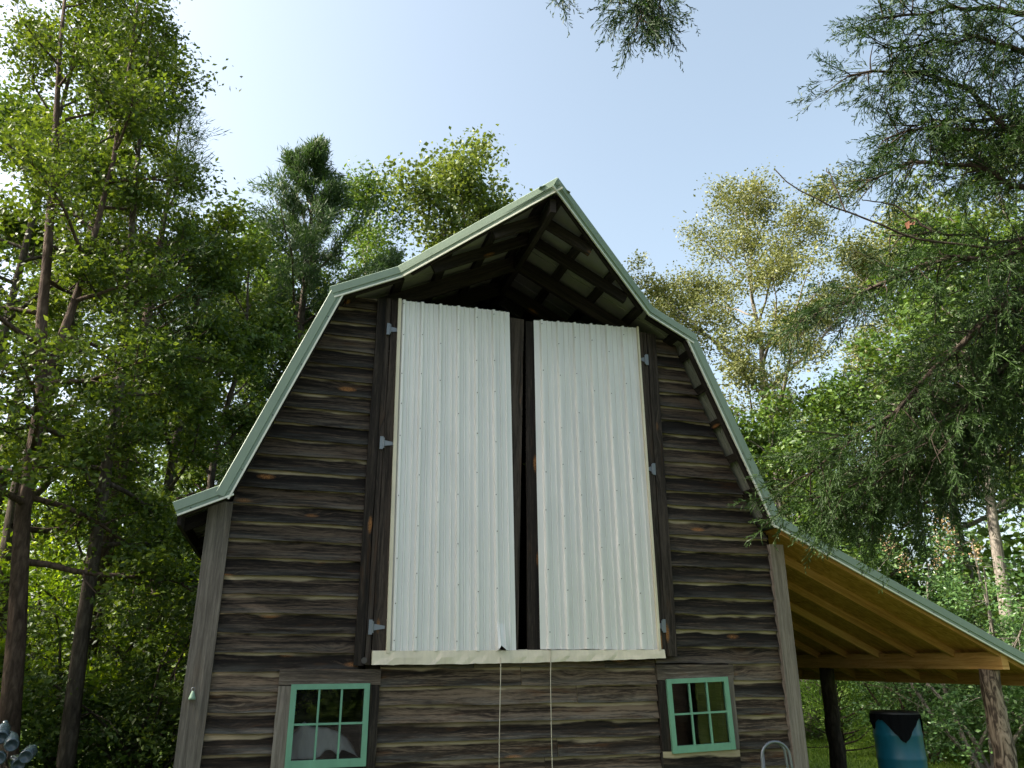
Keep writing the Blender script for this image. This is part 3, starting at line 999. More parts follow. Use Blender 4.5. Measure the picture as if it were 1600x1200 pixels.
def lean_to():
    P, Q = (R3[0] + .12, R3[1] - .05), EVR
    sl = math.atan2(Q[1] - P[1], Q[0] - P[0])
    # sheathing sheets, a joint every 1.22 m
    y = RAKE_Y + .01; row = 0
    while y < 5.3:
        y1 = min(y + 1.215, 5.35)
        ts = [0, .42, .88, 1.0] if row % 2 else [0, .65, 1.0]
        for t0, t1 in zip(ts[:-1], ts[1:]):
            a, b = off(P, Q, .062); c, d = off(P, Q, .078)
            f = lambda A, B, t: (lerp(A[0], B[0], t), lerp(A[1], B[1], t))
            e = .0015
            l0, l1, h0, h1 = f(a, b, t0 + e), f(a, b, t1 - e), f(c, d, t0 + e), f(c, d, t1 - e)
            m = MB(); m.hexa([(l0[0], y, l0[1]), (l1[0], y, l1[1]), (l0[0], y1, l0[1]), (l1[0], y1, l1[1]), (h0[0], y, h0[1]), (h1[0], y, h1[1]), (h0[0], y1, h0[1]), (h1[0], y1, h1[1])], 0, 0, row * 1.7)
            m.build('sheathing_panel', M['osb'], barn)
        y = y1 + .004; row += 1
    h = .088
    for i in range(9):
        y = RAKE_Y + .06 + i * .61
        a, b = off(P, Q, .060 - h / 2)
        m = MB(); m.bar((a[0], y, a[1]), (b[0], y, b[1]), .042, h, (-(Q[1] - P[1]), 0, Q[0] - P[0]), 0, i * 3.3)
        m.build('lean_to_rafter', M['lumber'], barn)
    # outer fascia
    m = MB(); m.box(EVR[0] - .012, EVR[0] + .025, RAKE_Y + .03, 5.3, EVR[1] - .055, EVR[1] + .085, 1); m.build('fascia', M['lumber'], barn)
    # carrying beam and posts
    m = MB(); m.box(5.41, 5.50, -.27, 5.2, 1.590, 1.765, 1); m.build('lean_to_beam', M['lumber'], barn)
    r = random.Random(3)
    for (yy, rad, mat) in ((-.02, .105, M['log']), (2.72, .10, M['dark_log']), (5.0, .10, M['dark_log'])):
        m = MB(); pts = []; rr = []
        for k in range(9):
            t = k / 8
            pts.append((5.455 + r.uniform(-.012, .012) + .02 * t, yy + r.uniform(-.012, .012), lerp(0, 1.588, t))); rr.append(rad * (1.12 - .16 * t) * r.uniform(.97, 1.03))
        o = m.tube(pts, rr, 12); m.build('lean_to_post', mat, barn, True)
    # ledger on the barn side and a dark wall board behind
    m = MB(); m.box(2.945, 2.985, .0, 5.2, 2.62, 2.80, 1); m.build('ledger_board', M['lumber'], barn)


lean_to()


# ------------------------------------------------------------------ small things on and around the barn
def b2w(u, d, z=0.0):
    c, s = math.cos(PSI), math.sin(PSI)
    return (u * c - d * s, 7.5 + u * s + d * c, z)


def cord(u, z_top, label, seed):
    r = random.Random(seed); m = MB(); pts = []
    for i in range(16):
        t = i / 15; z = lerp(z_top, .12, t)
        pts.append((u + .004 * math.sin(t * 9 + seed) + r.uniform(-.001, .001), -.132 + .02 * t + .003 * math.sin(t * 14), z))
    m.tube(pts, .0042, 6)
    o = m.build('pull_cord', M['rope'], None); o.location = (0, 7.5, 0); o.rotation_euler = (0, 0, PSI)
    return tag(o, label, 'cord', 'cords hanging from the loft doors')


cord(-.148, 1.70, 'thin white cord hanging from the left loft door', 1)
cord(.330, 1.78, 'thin white cord hanging from the right loft door', 2)


def bell():
    m = MB()
    m.lathe([(.004, .045), (.012, .042), (.018, .02), (.030, -.012), (.033, -.030), (.029, -.030), (.015, .015)], 14)
    o = m.build('bell_ornament', m_paint('pale_green_enamel', (.17, .27, .195), .6, 0, .15), None, True)
    m2 = MB(); pts = [(.016 * math.cos(a), 0, .058 + .018 * math.sin(a)) for a in np.linspace(0, 6.28, 13)]
    m2.tube(pts, .0028, 6, False); m2.build('hanging_ring', M['zinc'], o)
    o.location = b2w(-2.700, -.106, 1.405); o.rotation_euler = (0, 0, PSI); o.scale = (.85, .85, .85)
    tag(o, 'small green bell ornament hanging on the grey corner board', 'ornament')


bell()


def tube_stand():
    root = empty('tube_stand', b2w(2.44, -.34, 0), PSI)
    tag(root, 'bent grey metal tube hoops standing in front of the barn wall by the right corner', 'tube stand')

    def hoop(w, zt, y0, name, dx=0):
        pts = [(dx - w / 2 - .01, y0, .02), (dx - w / 2 - .005, y0, .5), (dx - w / 2, y0, zt - w * .42)]
        for a in np.linspace(180, 0, 11): pts.append((dx + w / 2 * math.cos(R(a)), y0, zt - w * .42 + w * .42 * math.sin(R(a))))
        pts += [(dx + w / 2 + .03, y0, .5), (dx + w / 2 + .06, y0, .02)]
        m = MB(); m.tube(pts, .0125, 10); m.build(name, M['steel'], root, True)
    hoop(.30, .965, 0, 'hoop', .01); hoop(.24, .955, .10, 'hoop', .06)
    for z in (.12, .52):
        m = MB(); m.tube([(-.13, 0, z), (-.05, .10, z)], .009, 8); m.tube([(.17, 0, z), (.19, .10, z)], .009, 8); m.build('cross_bar', M['steel'], root)


tube_stand()


def window_cloth():
    # sheet draped over something just behind the left sash
    r = random.Random(8); m = MB(); n = 26; k = 8
    top = [(-1.93, 1.055), (-1.86, 1.10), (-1.80, 1.185), (-1.74, 1.135), (-1.60, 1.125), (-1.50, 1.09), (-1.42, 1.04), (-1.36, .97), (-1.33, .92)]
    bot = [(-1.93, .87), (-1.72, .885), (-1.66, .90), (-1.60, .955), (-1.55, .955), (-1.50, .905), (-1.47, .955), (-1.43, .945), (-1.33, .90)]
    X = [p[0] for p in top]; XB = [p[0] for p in bot]
    for i in range(n + 1):
        x = lerp(-1.93, -1.33, i / n)
        zt = np.interp(x, X, [p[1] for p in top]); zb = min(np.interp(x, XB, [p[1] for p in bot]), zt - .01)
        for j in range(k + 1):
            t = j / k
            y = .20 + .10 * t * t + .018 * math.sin(i * .9) * (1 - t) + .010 * math.sin(i * 1.9 + j)
            m.v.append((x, y, lerp(zb, zt, t)))
    for i in range(n):
        for j in range(k):
            m.face([i * (k + 1) + j, (i + 1) * (k + 1) + j, (i + 1) * (k + 1) + j + 1, i * (k + 1) + j + 1])
    o = m.build('draped_cloth', M['cloth'], None, True); o.location = (0, 7.5, 0); o.rotation_euler = (0, 0, PSI)
    s = o.modifiers.new('thick', 'SOLIDIFY'); s.thickness = .004
    tag(o, 'crumpled grey cloth behind the left window panes', 'cloth')


window_cloth()


def barrel():
    loc = b2w(4.83, .78, 0)
    bl = MB(); bl.box(-.20, .20, -.09, .09, 0, .19, 0); b = bl.build('concrete_block', M['stone'], None)
    b.location = loc; b.rotation_euler = (0, 0, PSI); tag(b, 'grey concrete block under the blue barrel', 'block')
    root = empty('barrel', (loc[0], loc[1], .19), 0)
    tag(root, 'blue plastic barrel with ragged black cover under the lean-to', 'barrel')
    r = .255; H = .93
    m = MB(); prof = [(0, .0), (r * .94, .0), (r * .985, .03)]
    for z in (.22, .46, .70): prof += [(r, z - .03), (r * 1.022, z - .012), (r * 1.022, z + .012), (r, z + .03)]
    prof += [(r, H - .08), (r * .97, H - .03), (r * .97, H)]
    m.lathe(prof, 36); m.build('body', M['blue'], root, True)
    m = MB(); m.lathe([(r * .985, H - .055), (r * 1.03, H - .05), (r * 1.035, H + .004), (r * 1.01, H + .014), (r * .93, H + .010), (0, H + .008)], 36); m.build('lid', M['black'], root, True)
    # netting hanging in points over the side
    rr = random.Random(4); m = MB(); n = 72
    for i in range(n + 1):
        a = 2 * math.pi * i / n
        low = .07 + .045 * math.sin(a * 3 + 1) + .02 * rr.random()
        d = (a - R(262) + math.pi) % (2 * math.pi) - math.pi
        low += .17 * max(0, 1 - abs(d) / .75)
        d2 = (a - R(185) + math.pi) % (2 * math.pi) - math.pi; low += .13 * max(0, 1 - abs(d2) / .35)
        d3 = (a - R(345) + math.pi) % (2 * math.pi) - math.pi; low += .10 * max(0, 1 - abs(d3) / .35)
        for j in range(4):
            t = j / 3; q = r * (1.045 + .05 * t * rr.random() + .012 * math.sin(a * 17))
            m.v.append((q * math.cos(a), q * math.sin(a), H - .01 - low * t))
    for i in range(n):
        for j in range(3): m.face([i * 4 + j, (i + 1) * 4 + j, (i + 1) * 4 + j + 1, i * 4 + j + 1])
    m.build('netting', M['net'], root)


barrel()


def bottle_mesh():
    m = MB()
    m.lathe([(0, .022), (.026, .014), (.034, .0), (.040, .002), (.043, .015), (.043, .16), (.036, .19), (.018, .215), (.015, .28), (.018, .282), (.018, .295), (.012, .295)], 18)
    return m.mesh('bottle', True)


def bottles():
    root = empty('bottle_tree', (-3.40, 5.75, 0))
    tag(root, 'short branched wooden stake holding grey-blue bottles at the left edge', 'stake')
    m = MB(); m.tube([(0, 0, 0), (.01, .0, .5), (0, .02, 1.0)], [.035, .03, .022], 8); m.build('stake', M['bark_dark'], root)
    me = bottle_mesh()
    S = [((-3.285, 5.55, 1.145), 80, 34, 'grey-blue glass bottle, topmost right in the cluster at the left edge'),
         ((-3.185, 5.56, 1.075), 84, 22, 'grey-blue glass bottle, rightmost in the cluster at the left edge'),
         ((-3.335, 5.52, 1.070), 92, 30, 'grey-blue glass bottle with its round base facing the camera, lowest left'),
         ((-3.245, 5.60, 1.020), 86, 38, 'dark blue-grey glass bottle low in the middle of the cluster'),
         ((-3.395, 5.60, 1.185), 75, 30, 'grey glass bottle highest at the very left edge')]
    for i, (loc, tilt, rz, lab) in enumerate(S):
        o = link('glass_bottle', me, M['bottle'])
        o.location = loc; o.rotation_euler = (-R(tilt), 0, R(rz)); tag(o, lab, 'bottle', 'glass bottles on the stake')
        d = Vector((0, 0, .28)); d.rotate(o.rotation_euler); tip = Vector(loc) + d - Vector(root.location)
        mm = MB(); mm.tube([(0, .01, .72 + .06 * i), tuple(tip)], [.012, .007], 6); mm.build('peg', M['bark_dark'], root)


bottles()


# ------------------------------------------------------------------ vegetation
def unit(v): return v / np.maximum(np.linalg.norm(v, axis=-1, keepdims=True), 1e-9)


def leaf_faces(C, size, aspect=.55, droop=.35, rs=None, flat=.5):
    """one folded diamond per centre. C (n,3); size scalar or (n,)"""
    rs = rs or rng
    n = len(C)
    a = unit(rs.normal(size=(n, 3)) * np.array([1, 1, .6]) + np.array([0, 0, -droop]))
    up = unit(rs.normal(size=(n, 3)) * (1 - flat) + np.array([0, 0, 1.0]) * flat)
    b = unit(np.cross(a, up)); nn = np.cross(b, a)
    s = (np.asarray(size) * rs.uniform(.5, 1.4, n))[:, None]
    w = s * aspect * .5
    V = np.empty((n, 4, 3), dtype=np.float32)
    V[:, 0] = C - a * s * .5
    V[:, 1] = C + b * w + nn * w * .35 + a * s * .05
    V[:, 2] = C + a * s * .5
    V[:, 3] = C - b * w + nn * w * .35 + a * s * .05
    i = np.arange(n, dtype=np.int32)[:, None] * 4
    F = np.concatenate([i + np.array([[0, 1, 2]]), i + np.array([[0, 2, 3]])])
    return V.reshape(-1, 3), F


def blade_faces(P, D, L, W, rs=None):
    """thin triangles (strands): start P, direction D, length L, width W"""
    rs = rs or rng
    n = len(P)
    side = unit(np.cross(D, unit(rs.normal(size=(n, 3)))))
    L = np.asarray(L).reshape(-1, 1); W = np.asarray(W).reshape(-1, 1)
    V = np.empty((n, 4, 3), dtype=np.float32)
    V[:, 0] = P; V[:, 1] = P + D * L * .45 + side * W * .5; V[:, 2] = P + D * L; V[:, 3] = P + D * L * .45 - side * W * .5
    i = np.arange(n, dtype=np.int32)[:, None] * 4
    F = np.concatenate([i + np.array([[0, 1, 2]]), i + np.array([[0, 2, 3]])])
    return V.reshape(-1, 3), F


def join(parts):
    Vs, Fs, o = [], [], 0
    for V, F in parts:
        Vs.append(V); Fs.append(F + o); o += len(V)
    return np.concatenate(Vs), np.concatenate(Fs)


def curve(p0, d0, L, n, up, wob, rs):
    pts = [np.array(p0, float)]; d = unit(np.array(d0, float))
    for i in range(n):
        d = unit(d + np.array([0, 0, up]) / n + rs.normal(size=3) * wob)
        pts.append(pts[-1] + d * L / n)
    return pts


def tree(name, label, base, H, cb, rad, nleaf, leaf, lmat, bmat, tr, seed, shape=None, lean=(0, 0), nlimb=20, up=.5, elev=(15, 55),
         clump=.115, flat=.5, aspect=.55, group='woodland trees around the barn', cat='tree', path=None, extra=None, droop=.35, sub=8, squash=.65, thin=.25, fork=None):
    """broad-leaved tree; local coordinates, root at base"""
    rs = np.random.default_rng(seed)
    root = empty(name, base)
    tag(root, label, cat, group)
    tm = MB()
    if path is None:
        path = []
        wob = np.zeros(2)
        for i in range(11):
            t = i / 10
            if i: wob = wob + rs.normal(size=2) * tr * .5
            path.append((wob[0] + lean[0] * t, wob[1] + lean[1] * t, H * .97 * t))
    PT = np.array(path, float); zs = PT[:, 2]
    rr = [tr * (1.25 if i == 0 else 1.0) * max(.06, (1 - .93 * (z / (H * .98)) ** .9)) for i, z in enumerate(zs)]
    tm.tube(path, rr, 10)
    stems = [PT]
    if fork is not None:
        FK = np.array(fork, float); tm.tube(fork, [tr * .62 * (1 - .85 * i / (len(fork) - 1)) for i in range(len(fork))], 9); stems.append(FK)

    def at(st, z): return np.array([np.interp(z, st[:, 2], st[:, 0]), np.interp(z, st[:, 2], st[:, 1]), z])
    shape = shape or (lambda t: math.sin(math.pi * min(1, max(0, .12 + .88 * t)) ** .8) ** .7)
    cl = []; cw = []
    for i in range(nlimb):
        t = (i + rs.uniform(.1, .9)) / nlimb
        st = stems[i % len(stems)]
        z = min(H * (cb + (1 - cb) * t * .96), st[-1, 2])
        p = at(st, z); az = i * 2.39996 + rs.normal() * .35
        L = rad * max(.12, shape(t)) * rs.uniform(.62, 1.22)
        el = R(lerp(elev[0], elev[1], t) + rs.normal() * 7)
        d = np.array([math.cos(az) * math.cos(el), math.sin(az) * math.cos(el), math.sin(el)])
        pts = curve(p, d, L, 7, up * .6, .10, rs)
        r0 = max(.012, tr * .40 * (1 - .8 * t))
        tm.tube(pts, [r0 * (1 - .85 * k / 7) for k in range(8)], 6, False)
        for s in range(sub):
            q = rs.uniform(.30, 1.0); k = min(6, int(q * 7)); pp = pts[k] + (pts[k + 1] - pts[k]) * (q * 7 - k)
            dd = unit(unit(pts[k + 1] - pts[k]) + rs.normal(size=3) * .75 * np.array([1, 1, .6]))
            l2 = L * rs.uniform(.22, .45) * (1.15 - .5 * q)
            sp = curve(pp, dd, l2, 4, .25, .18, rs)
            tm.tube(sp, [max(.006, r0 * .35) * (1 - .8 * k2 / 4) for k2 in range(5)], 4, False)
            for c in (2, 3, 4):
                cl.append(sp[c] + rs.normal(size=3) * .04 * rad); cw.append(rs.uniform(thin, 1.0) ** 1.5 * (.03 + (L / rad) ** 1.4))
        cl.append(pts[-1]); cw.append(.5 * (.03 + (L / rad) ** 1.4))
    for st in stems:
        for q in range(4):
            cl.append(st[-1] + rs.normal(size=3) * np.array([.07, .07, .10]) * rad); cw.append(.05)
    if extra is not None:
        for e in extra: cl.append(np.array(e, float)); cw.append(1.0)
    cl = np.array(cl); cw = np.array(cw); cw /= cw.sum()
    cnt = rs.multinomial(nleaf, cw)
    idx = np.repeat(np.arange(len(cl)), cnt)
    sg = clump * rad * rs.uniform(.6, 1.25, len(cl))
    off_ = unit(rs.normal(size=(nleaf, 3))) * (rs.uniform(0, 1, nleaf) ** .5 * 1.75)[:, None] * np.array([1, 1, squash])
    C = cl[idx] + off_ * sg[idx][:, None]
    C = C[C[:, 2] > .25]
    V, F = leaf_faces(C, leaf, aspect, droop, rs, flat)
    tm.build('trunk', bmat, root, True)
    link('crown', tri_mesh('crown', V, F), lmat, root)
    return root


def far_cedar(name, label, base, H, rad, n, bm, seed, sl=.16, sw=.022, mat='lf_cedar_far', cb=.12, group='woodland trees around the barn', cat='tree'):
    rs = np.random.default_rng(seed)
    root = empty(name, base); tag(root, label, cat, group)
    tm = MB(); tm.tube([(0, 0, 0), (.03 * H * .1, 0, H * .5), (0, 0, H)], [H * .013, H * .009, .01], 8)
    P, D = [], []
    nl = int(46 + H * 2)
    per = n // (nl * 5)
    for i in range(nl):
        t = (i + .5) / nl
        z = H * (cb + (1 - cb) * t); az = i * 2.39996 + rs.normal() * .4
        L = rad * (1 - t) ** .5 * rs.uniform(.55, 1.15) + .12
        el = R(lerp(5, 58, t) + rs.normal() * 9)
        d = np.array([math.cos(az) * math.cos(el), math.sin(az) * math.cos(el), math.sin(el)])
        pts = curve((0, 0, z), d, L, 6, .35, .08, rs)
        tm.tube(pts, [max(.006, .02 * L) * (1 - .8 * k / 6) for k in range(7)], 5, False)
        for s in range(5):
            q = .25 + .75 * (s + rs.uniform()) / 5; k = min(5, int(q * 6)); pp = pts[k] + (pts[k + 1] - pts[k]) * (q * 6 - k)
            dd = unit(unit(pts[k + 1] - pts[k]) + rs.normal(size=3) * .6)
            l2 = (.25 + .22 * L) * rs.uniform(.6, 1.3)
            tt = rs.uniform(0, 1, per)
            c = pp + dd * (tt * l2)[:, None] + rs.normal(size=(per, 3)) * (.05 + .07 * l2)
            P.append(c); D.append(unit(dd * .9 + rs.normal(size=(per, 3)) * .65 + np.array([0, 0, .25])))
    P = np.concatenate(P); D = np.concatenate(D)
    V, F = blade_faces(P, D, sl * rs.uniform(.6, 1.3, len(P)), sw * rs.uniform(.7, 1.3, len(P)), rs)
    tm.build('trunk', M[bm], root, True)
    link('crown', tri_mesh('crown', V, F), M[mat], root)
    return root


def shrub(name, label, base, rad, H, n, leaf, lmat, seed, nst=7, group='shrubs at the woodland edge', aspect=.5, cat='shrub', flat=.45, bm='bark_dark', bloom=None):
    rs = np.random.default_rng(seed)
    root = empty(name, base); tag(root, label, cat, group)
    tm = MB(); cl = []
    for i in range(nst):
        az = i * 2.39996 + rs.normal() * .4
        el = R(rs.uniform(48, 82))
        d = np.array([math.cos(az) * math.cos(el), math.sin(az) * math.cos(el), math.sin(el)])
        pts = curve((rs.normal() * .12, rs.normal() * .12, 0), d, H * rs.uniform(.8, 1.1), 6, -.25, .12, rs)
        tm.tube(pts, [.018 * H * .6 * (1 - .8 * k / 6) + .004 for k in range(7)], 5, False)
        for k in range(2, 7):
            for s in range(3):
                q = pts[k] + rs.normal(size=3) * np.array([.30, .30, .18]) * rad
                tm.tube([pts[k], tuple((np.array(pts[k]) + q) / 2 + rs.normal(size=3) * .03), q], [.007, .005, .003], 4, False)
                cl.append(q)
    for i in range(nst * 2):
        a = rs.uniform(0, 6.28); q = rad * math.sqrt(rs.uniform(.1, 1))
        cl.append(np.array([q * math.cos(a), q * math.sin(a), H * rs.uniform(.08, .55)]))
    cl = np.array(cl); w = rs.uniform(.2, 1, len(cl)); w /= w.sum()
    idx = rs.choice(len(cl), n, p=w)
    C = cl[idx] + unit(rs.normal(size=(n, 3))) * (rs.uniform(0, 1, n) ** .5)[:, None] * np.array([.26, .26, .19]) * rad
    C = C[C[:, 2] > .03]
    V, F = leaf_faces(C, leaf, aspect, .2, rs, flat)
    tm.build('stems', M[bm], root)
    link('foliage', tri_mesh('foliage', V, F), lmat, root)
    if bloom:
        pc = cl[np.argsort(-cl[:, 2])[:bloom]]
        for c in pc:
            q = c + rs.normal(size=(90, 3)) * np.array([.06, .06, .11]) + np.array([0, 0, .14])
            V, F = leaf_faces(q, .035, .9, 0, rs, .2)
            link('blossom', tri_mesh('blossom', V, F), M['bloom'], root)
    return root


def woods():
    GL = 'trees left of the barn'
    # the two big trunks at left
    tree('tall_tree', 'tall reddish-barked forked tree nearest the left edge', (-5.25, 9.0, 0), 13.5, .20, 2.0, 28000, .075, M['lf_left'], M['bark_red'], .118, 11,
         path=[(0, 0, -.1), (-.10, 0, .7), (-.28, 0, 2.0), (-.50, 0, 3.3), (-.57, 0, 4.7), (-.80, 0, 5.8), (-.90, 0, 6.6), (-1.2, .1, 8.25), (-1.6, .2, 10.4), (-1.8, .2, 12.0)],
         fork=[(-.57, 0, 4.6), (-.58, .1, 5.4), (-.57, .2, 6.0), (-.55, .3, 6.8), (-.62, .5, 8.6), (-.75, .6, 10.6), (-.9, .7, 12.0)], shape=lambda t: max(.15, (1 - t) ** .6), nlimb=40, group=GL, elev=(-5, 50), up=.3, thin=.05)
    tree('tall_tree', 'tall dark-barked leaning tree, second trunk from the left edge', (-5.15, 9.9, 0), 12.5, .24, 1.4, 21000, .075, M['lf_left'], M['bark_dark'], .112, 12,
         path=[(0, 0, -.1), (-.04, 0, .6), (-.12, 0, 1.9), (-.18, 0, 3.5), (-.21, 0, 4.3), (-.22, 0, 5.0), (-.24, 0, 5.6), (-.33, 0, 6.4), (-.55, 0, 8.3), (-.8, 0, 11.6)], shape=lambda t: max(.15, (1 - t) ** .6), nlimb=36, group=GL, elev=(-5, 50), up=.35, thin=.05)
    tree('tall_tree', 'leafy tree whose crown fills the upper left corner', (-8.3, 11.2, 0), 15.0, .30, 2.5, 30000, .088, M['lf_left'], M['bark_dark'], .11, 13, nlimb=26, group=GL, elev=(5, 50), thin=.15)
    spec = [  # name, label, base, H, cb, rad, leaves, leaf, leafmat, bark, trunk, seed
        ('woodland_tree', 'leafy tree standing just right of the two big left trunks', (-5.9, 13.2, 0), 10.6, .2, 1.8, 18000, .11, 'lf_left', 'bark_dark', .13, 21),
        ('woodland_tree', 'dark leafy tree close to the left eave of the barn', (-6.1, 15.6, 0), 11.0, .2, 2.0, 20000, .115, 'lf_dark', 'bark_dark', .14, 22),
        ('woodland_tree', 'tall leafy tree behind the forked left tree', (-8.6, 13.5, 0), 15.5, .25, 2.5, 22000, .12, 'lf_left', 'bark_dark', .20, 23),
        ('woodland_tree', 'tall tree far behind the left trunks against the white sky', (-11.5, 17.0, 0), 18.5, .2, 3.5, 26000, .14, 'lf_mid', 'bark_dark', .22, 24),
        ('woodland_tree', 'dense tree filling the gap between left trunks and cedar', (-8.6, 19.0, 0), 14.4, .15, 3.2, 26000, .14, 'lf_dark', 'bark_dark', .18, 25),
        ('woodland_tree', 'broad dark tree left of the pointed cedar', (-8.4, 22.5, 0), 16.0, .15, 3.4, 24000, .15, 'lf_mid', 'bark_dark', .18, 26),
        ('woodland_tree', 'rounded tree touching the right side of the pointed cedar', (-5.2, 24.5, 0), 18.8, .2, 4.2, 36000, .14, 'lf_mid', 'bark_grey', .18, 27),
        ('tulip_tree', 'bright yellow-green tree rising behind the left roof slope', (-1.9, 23.0, 0), 18.6, .2, 5.0, 52000, .145, 'lf_tulip', 'bark_grey', .22, 28),
    ]
    for s in spec:
        kw = {}
        if s[0] == 'tulip_tree': kw = dict(shape=lambda t: max(.14, (1 - t) ** .5), elev=(12, 55), aspect=.8, nlimb=24)
        if s[-1] == 27: kw = dict(shape=lambda t: max(.2, (1 - t) ** .42), elev=(15, 55), nlimb=26)
        tree(s[0], s[1], s[2], s[3], s[4], s[5], s[6], s[7], M[s[8]], M[s[9]], s[10], s[11], group='trees left of the barn' if s[11] < 27 else 'trees behind the barn', **kw)
    far_cedar('cedar_tree', 'pointed dark cedar behind the left roof corner', (-6.15, 20.3, 0), 16.6, 4.0, 76000, 'bark_cedar', 31, .21, .030, group='trees behind the barn')
    far_cedar('cedar_tree', 'low dark cedar top between cedar and yellow-green tree', (-3.7, 20.5, 0), 13.0, 2.4, 20000, 'bark_cedar', 32, .20, .028, group='trees behind the barn')
    far_cedar('pine_tree', 'thin pine top sticking out of the left crowns', (-6.6, 12.6, 0), 11.9, 1.5, 9000, 'bark_red', 33, .16, .016, cb=.55, group=GL)

    GR = 'trees right of the barn'
    tree('oak_tree', 'large olive-leaved oak right of the gable against blue sky', (8.9, 24.0, 0), 17.6, .22, 5.0, 95000, .105, M['lf_oak'], M['bark_grey'], .24, 41,
         shape=lambda t: max(.2, math.sin(math.pi * (.25 + .72 * t)) ** .7), elev=(8, 55), nlimb=28, group=GR, thin=.15, clump=.085, squash=.8)
    tree('oak_tree', 'second olive-leaved tree half hidden behind the near cedar boughs', (15.6, 27.0, 0), 18.6, .30, 5.0, 40000, .14, M['lf_oak'], M['bark_grey'], .24, 42, group=GR)
    tree('woodland_tree', 'bright yellow-green tree at the upper right edge', (15.8, 20.5, 0), 17.2, .30, 4.4, 32000, .14, M['lf_tulip'], M['bark_grey'], .2, 43, group=GR)
    tree('woodland_tree', 'grey-trunked tree behind the lean-to roof', (10.3, 17.0, 0), 11.5, .42, 3.6, 22000, .14, M['lf_mid'], M['bark_grey'], .19, 44, group=GR, lean=(.4, 0))
    tree('woodland_tree', 'dark green tree just right of the steep roof slope', (7.0, 19.5, 0), 7.6, .22, 3.2, 22000, .14, M['lf_mid'], M['bark_grey'], .16, 45, group=GR)
    tree('woodland_tree', 'green tree beyond the lean-to at the right edge', (13.5, 15.5, 0), 11.0, .2, 3.8, 22000, .13, M['lf_mid'], M['bark_dark'], .17, 46, group=GR)
    tree('woodland_tree', 'far tree behind the shrubs under the lean-to roof line', (11.5, 25.0, 0), 10.0, .12, 4.4, 22000, .16, M['lf_dark'], M['bark_dark'], .17, 47, group=GR)

    # shrubs beyond the lean-to
    GS = 'shrubs beyond the lean-to'
    far_cedar('juniper_shrub', 'bright green feathery juniper seen between the lean-to posts', (6.35, 16.2, 0), 2.9, 1.15, 20000, 'bark_cedar', 51, .085, .012, 'lf_jun', .02, GS, 'shrub')
    shrub('flowering_shrub', 'glossy shrub with peach blossom above the lean-to roof edge', (7.6, 13.6, 0), 1.25, 3.5, 15000, .075, M['lf_myrtle'], 52, 9, GS, .5, 'shrub', .45, 'bark_grey', 9)
    shrub('leafy_shrub', 'dense leafy shrub behind the blue barrel', (8.2, 17.2, 0), 1.5, 2.6, 14000, .085, M['lf_myrtle'], 53, 8, GS)
    shrub('leafy_shrub', 'leafy shrub right of the striped log post', (9.3, 14.6, 0), 1.4, 2.7, 13000, .08, M['lf_mid'], 54, 8, GS)
    shrub('leafy_shrub', 'thin-stemmed shrub between barrel and striped log post', (7.35, 14.9, 0), .9, 2.3, 7000, .065, M['lf_myrtle'], 55, 9, GS, bm='bark_red')
    shrub('leafy_shrub', 'dark shrub against the barn corner behind the lean-to', (5.3, 18.5, 0), 1.2, 2.8, 9000, .09, M['lf_mid'], 56, 8, GS)
    shrub('leafy_shrub', 'tall shrub at the back of the lawn', (9.8, 20.0, 0), 1.9, 3.4, 14000, .10, M['lf_mid'], 57, 8, GS)
    # shrubs at the left
    GU = 'shrubs under the left trees'
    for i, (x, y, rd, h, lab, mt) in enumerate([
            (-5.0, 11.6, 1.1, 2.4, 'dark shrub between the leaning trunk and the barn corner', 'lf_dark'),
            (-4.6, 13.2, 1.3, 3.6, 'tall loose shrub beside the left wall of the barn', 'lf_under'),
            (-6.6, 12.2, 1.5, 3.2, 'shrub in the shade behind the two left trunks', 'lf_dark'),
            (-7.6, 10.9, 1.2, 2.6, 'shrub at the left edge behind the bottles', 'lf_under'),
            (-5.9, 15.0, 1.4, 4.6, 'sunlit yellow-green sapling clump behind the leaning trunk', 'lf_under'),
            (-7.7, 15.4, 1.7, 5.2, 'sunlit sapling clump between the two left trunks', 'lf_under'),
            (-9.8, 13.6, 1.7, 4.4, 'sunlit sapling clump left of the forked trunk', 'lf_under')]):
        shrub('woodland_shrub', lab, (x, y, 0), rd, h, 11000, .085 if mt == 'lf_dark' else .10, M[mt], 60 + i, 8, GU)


woods()


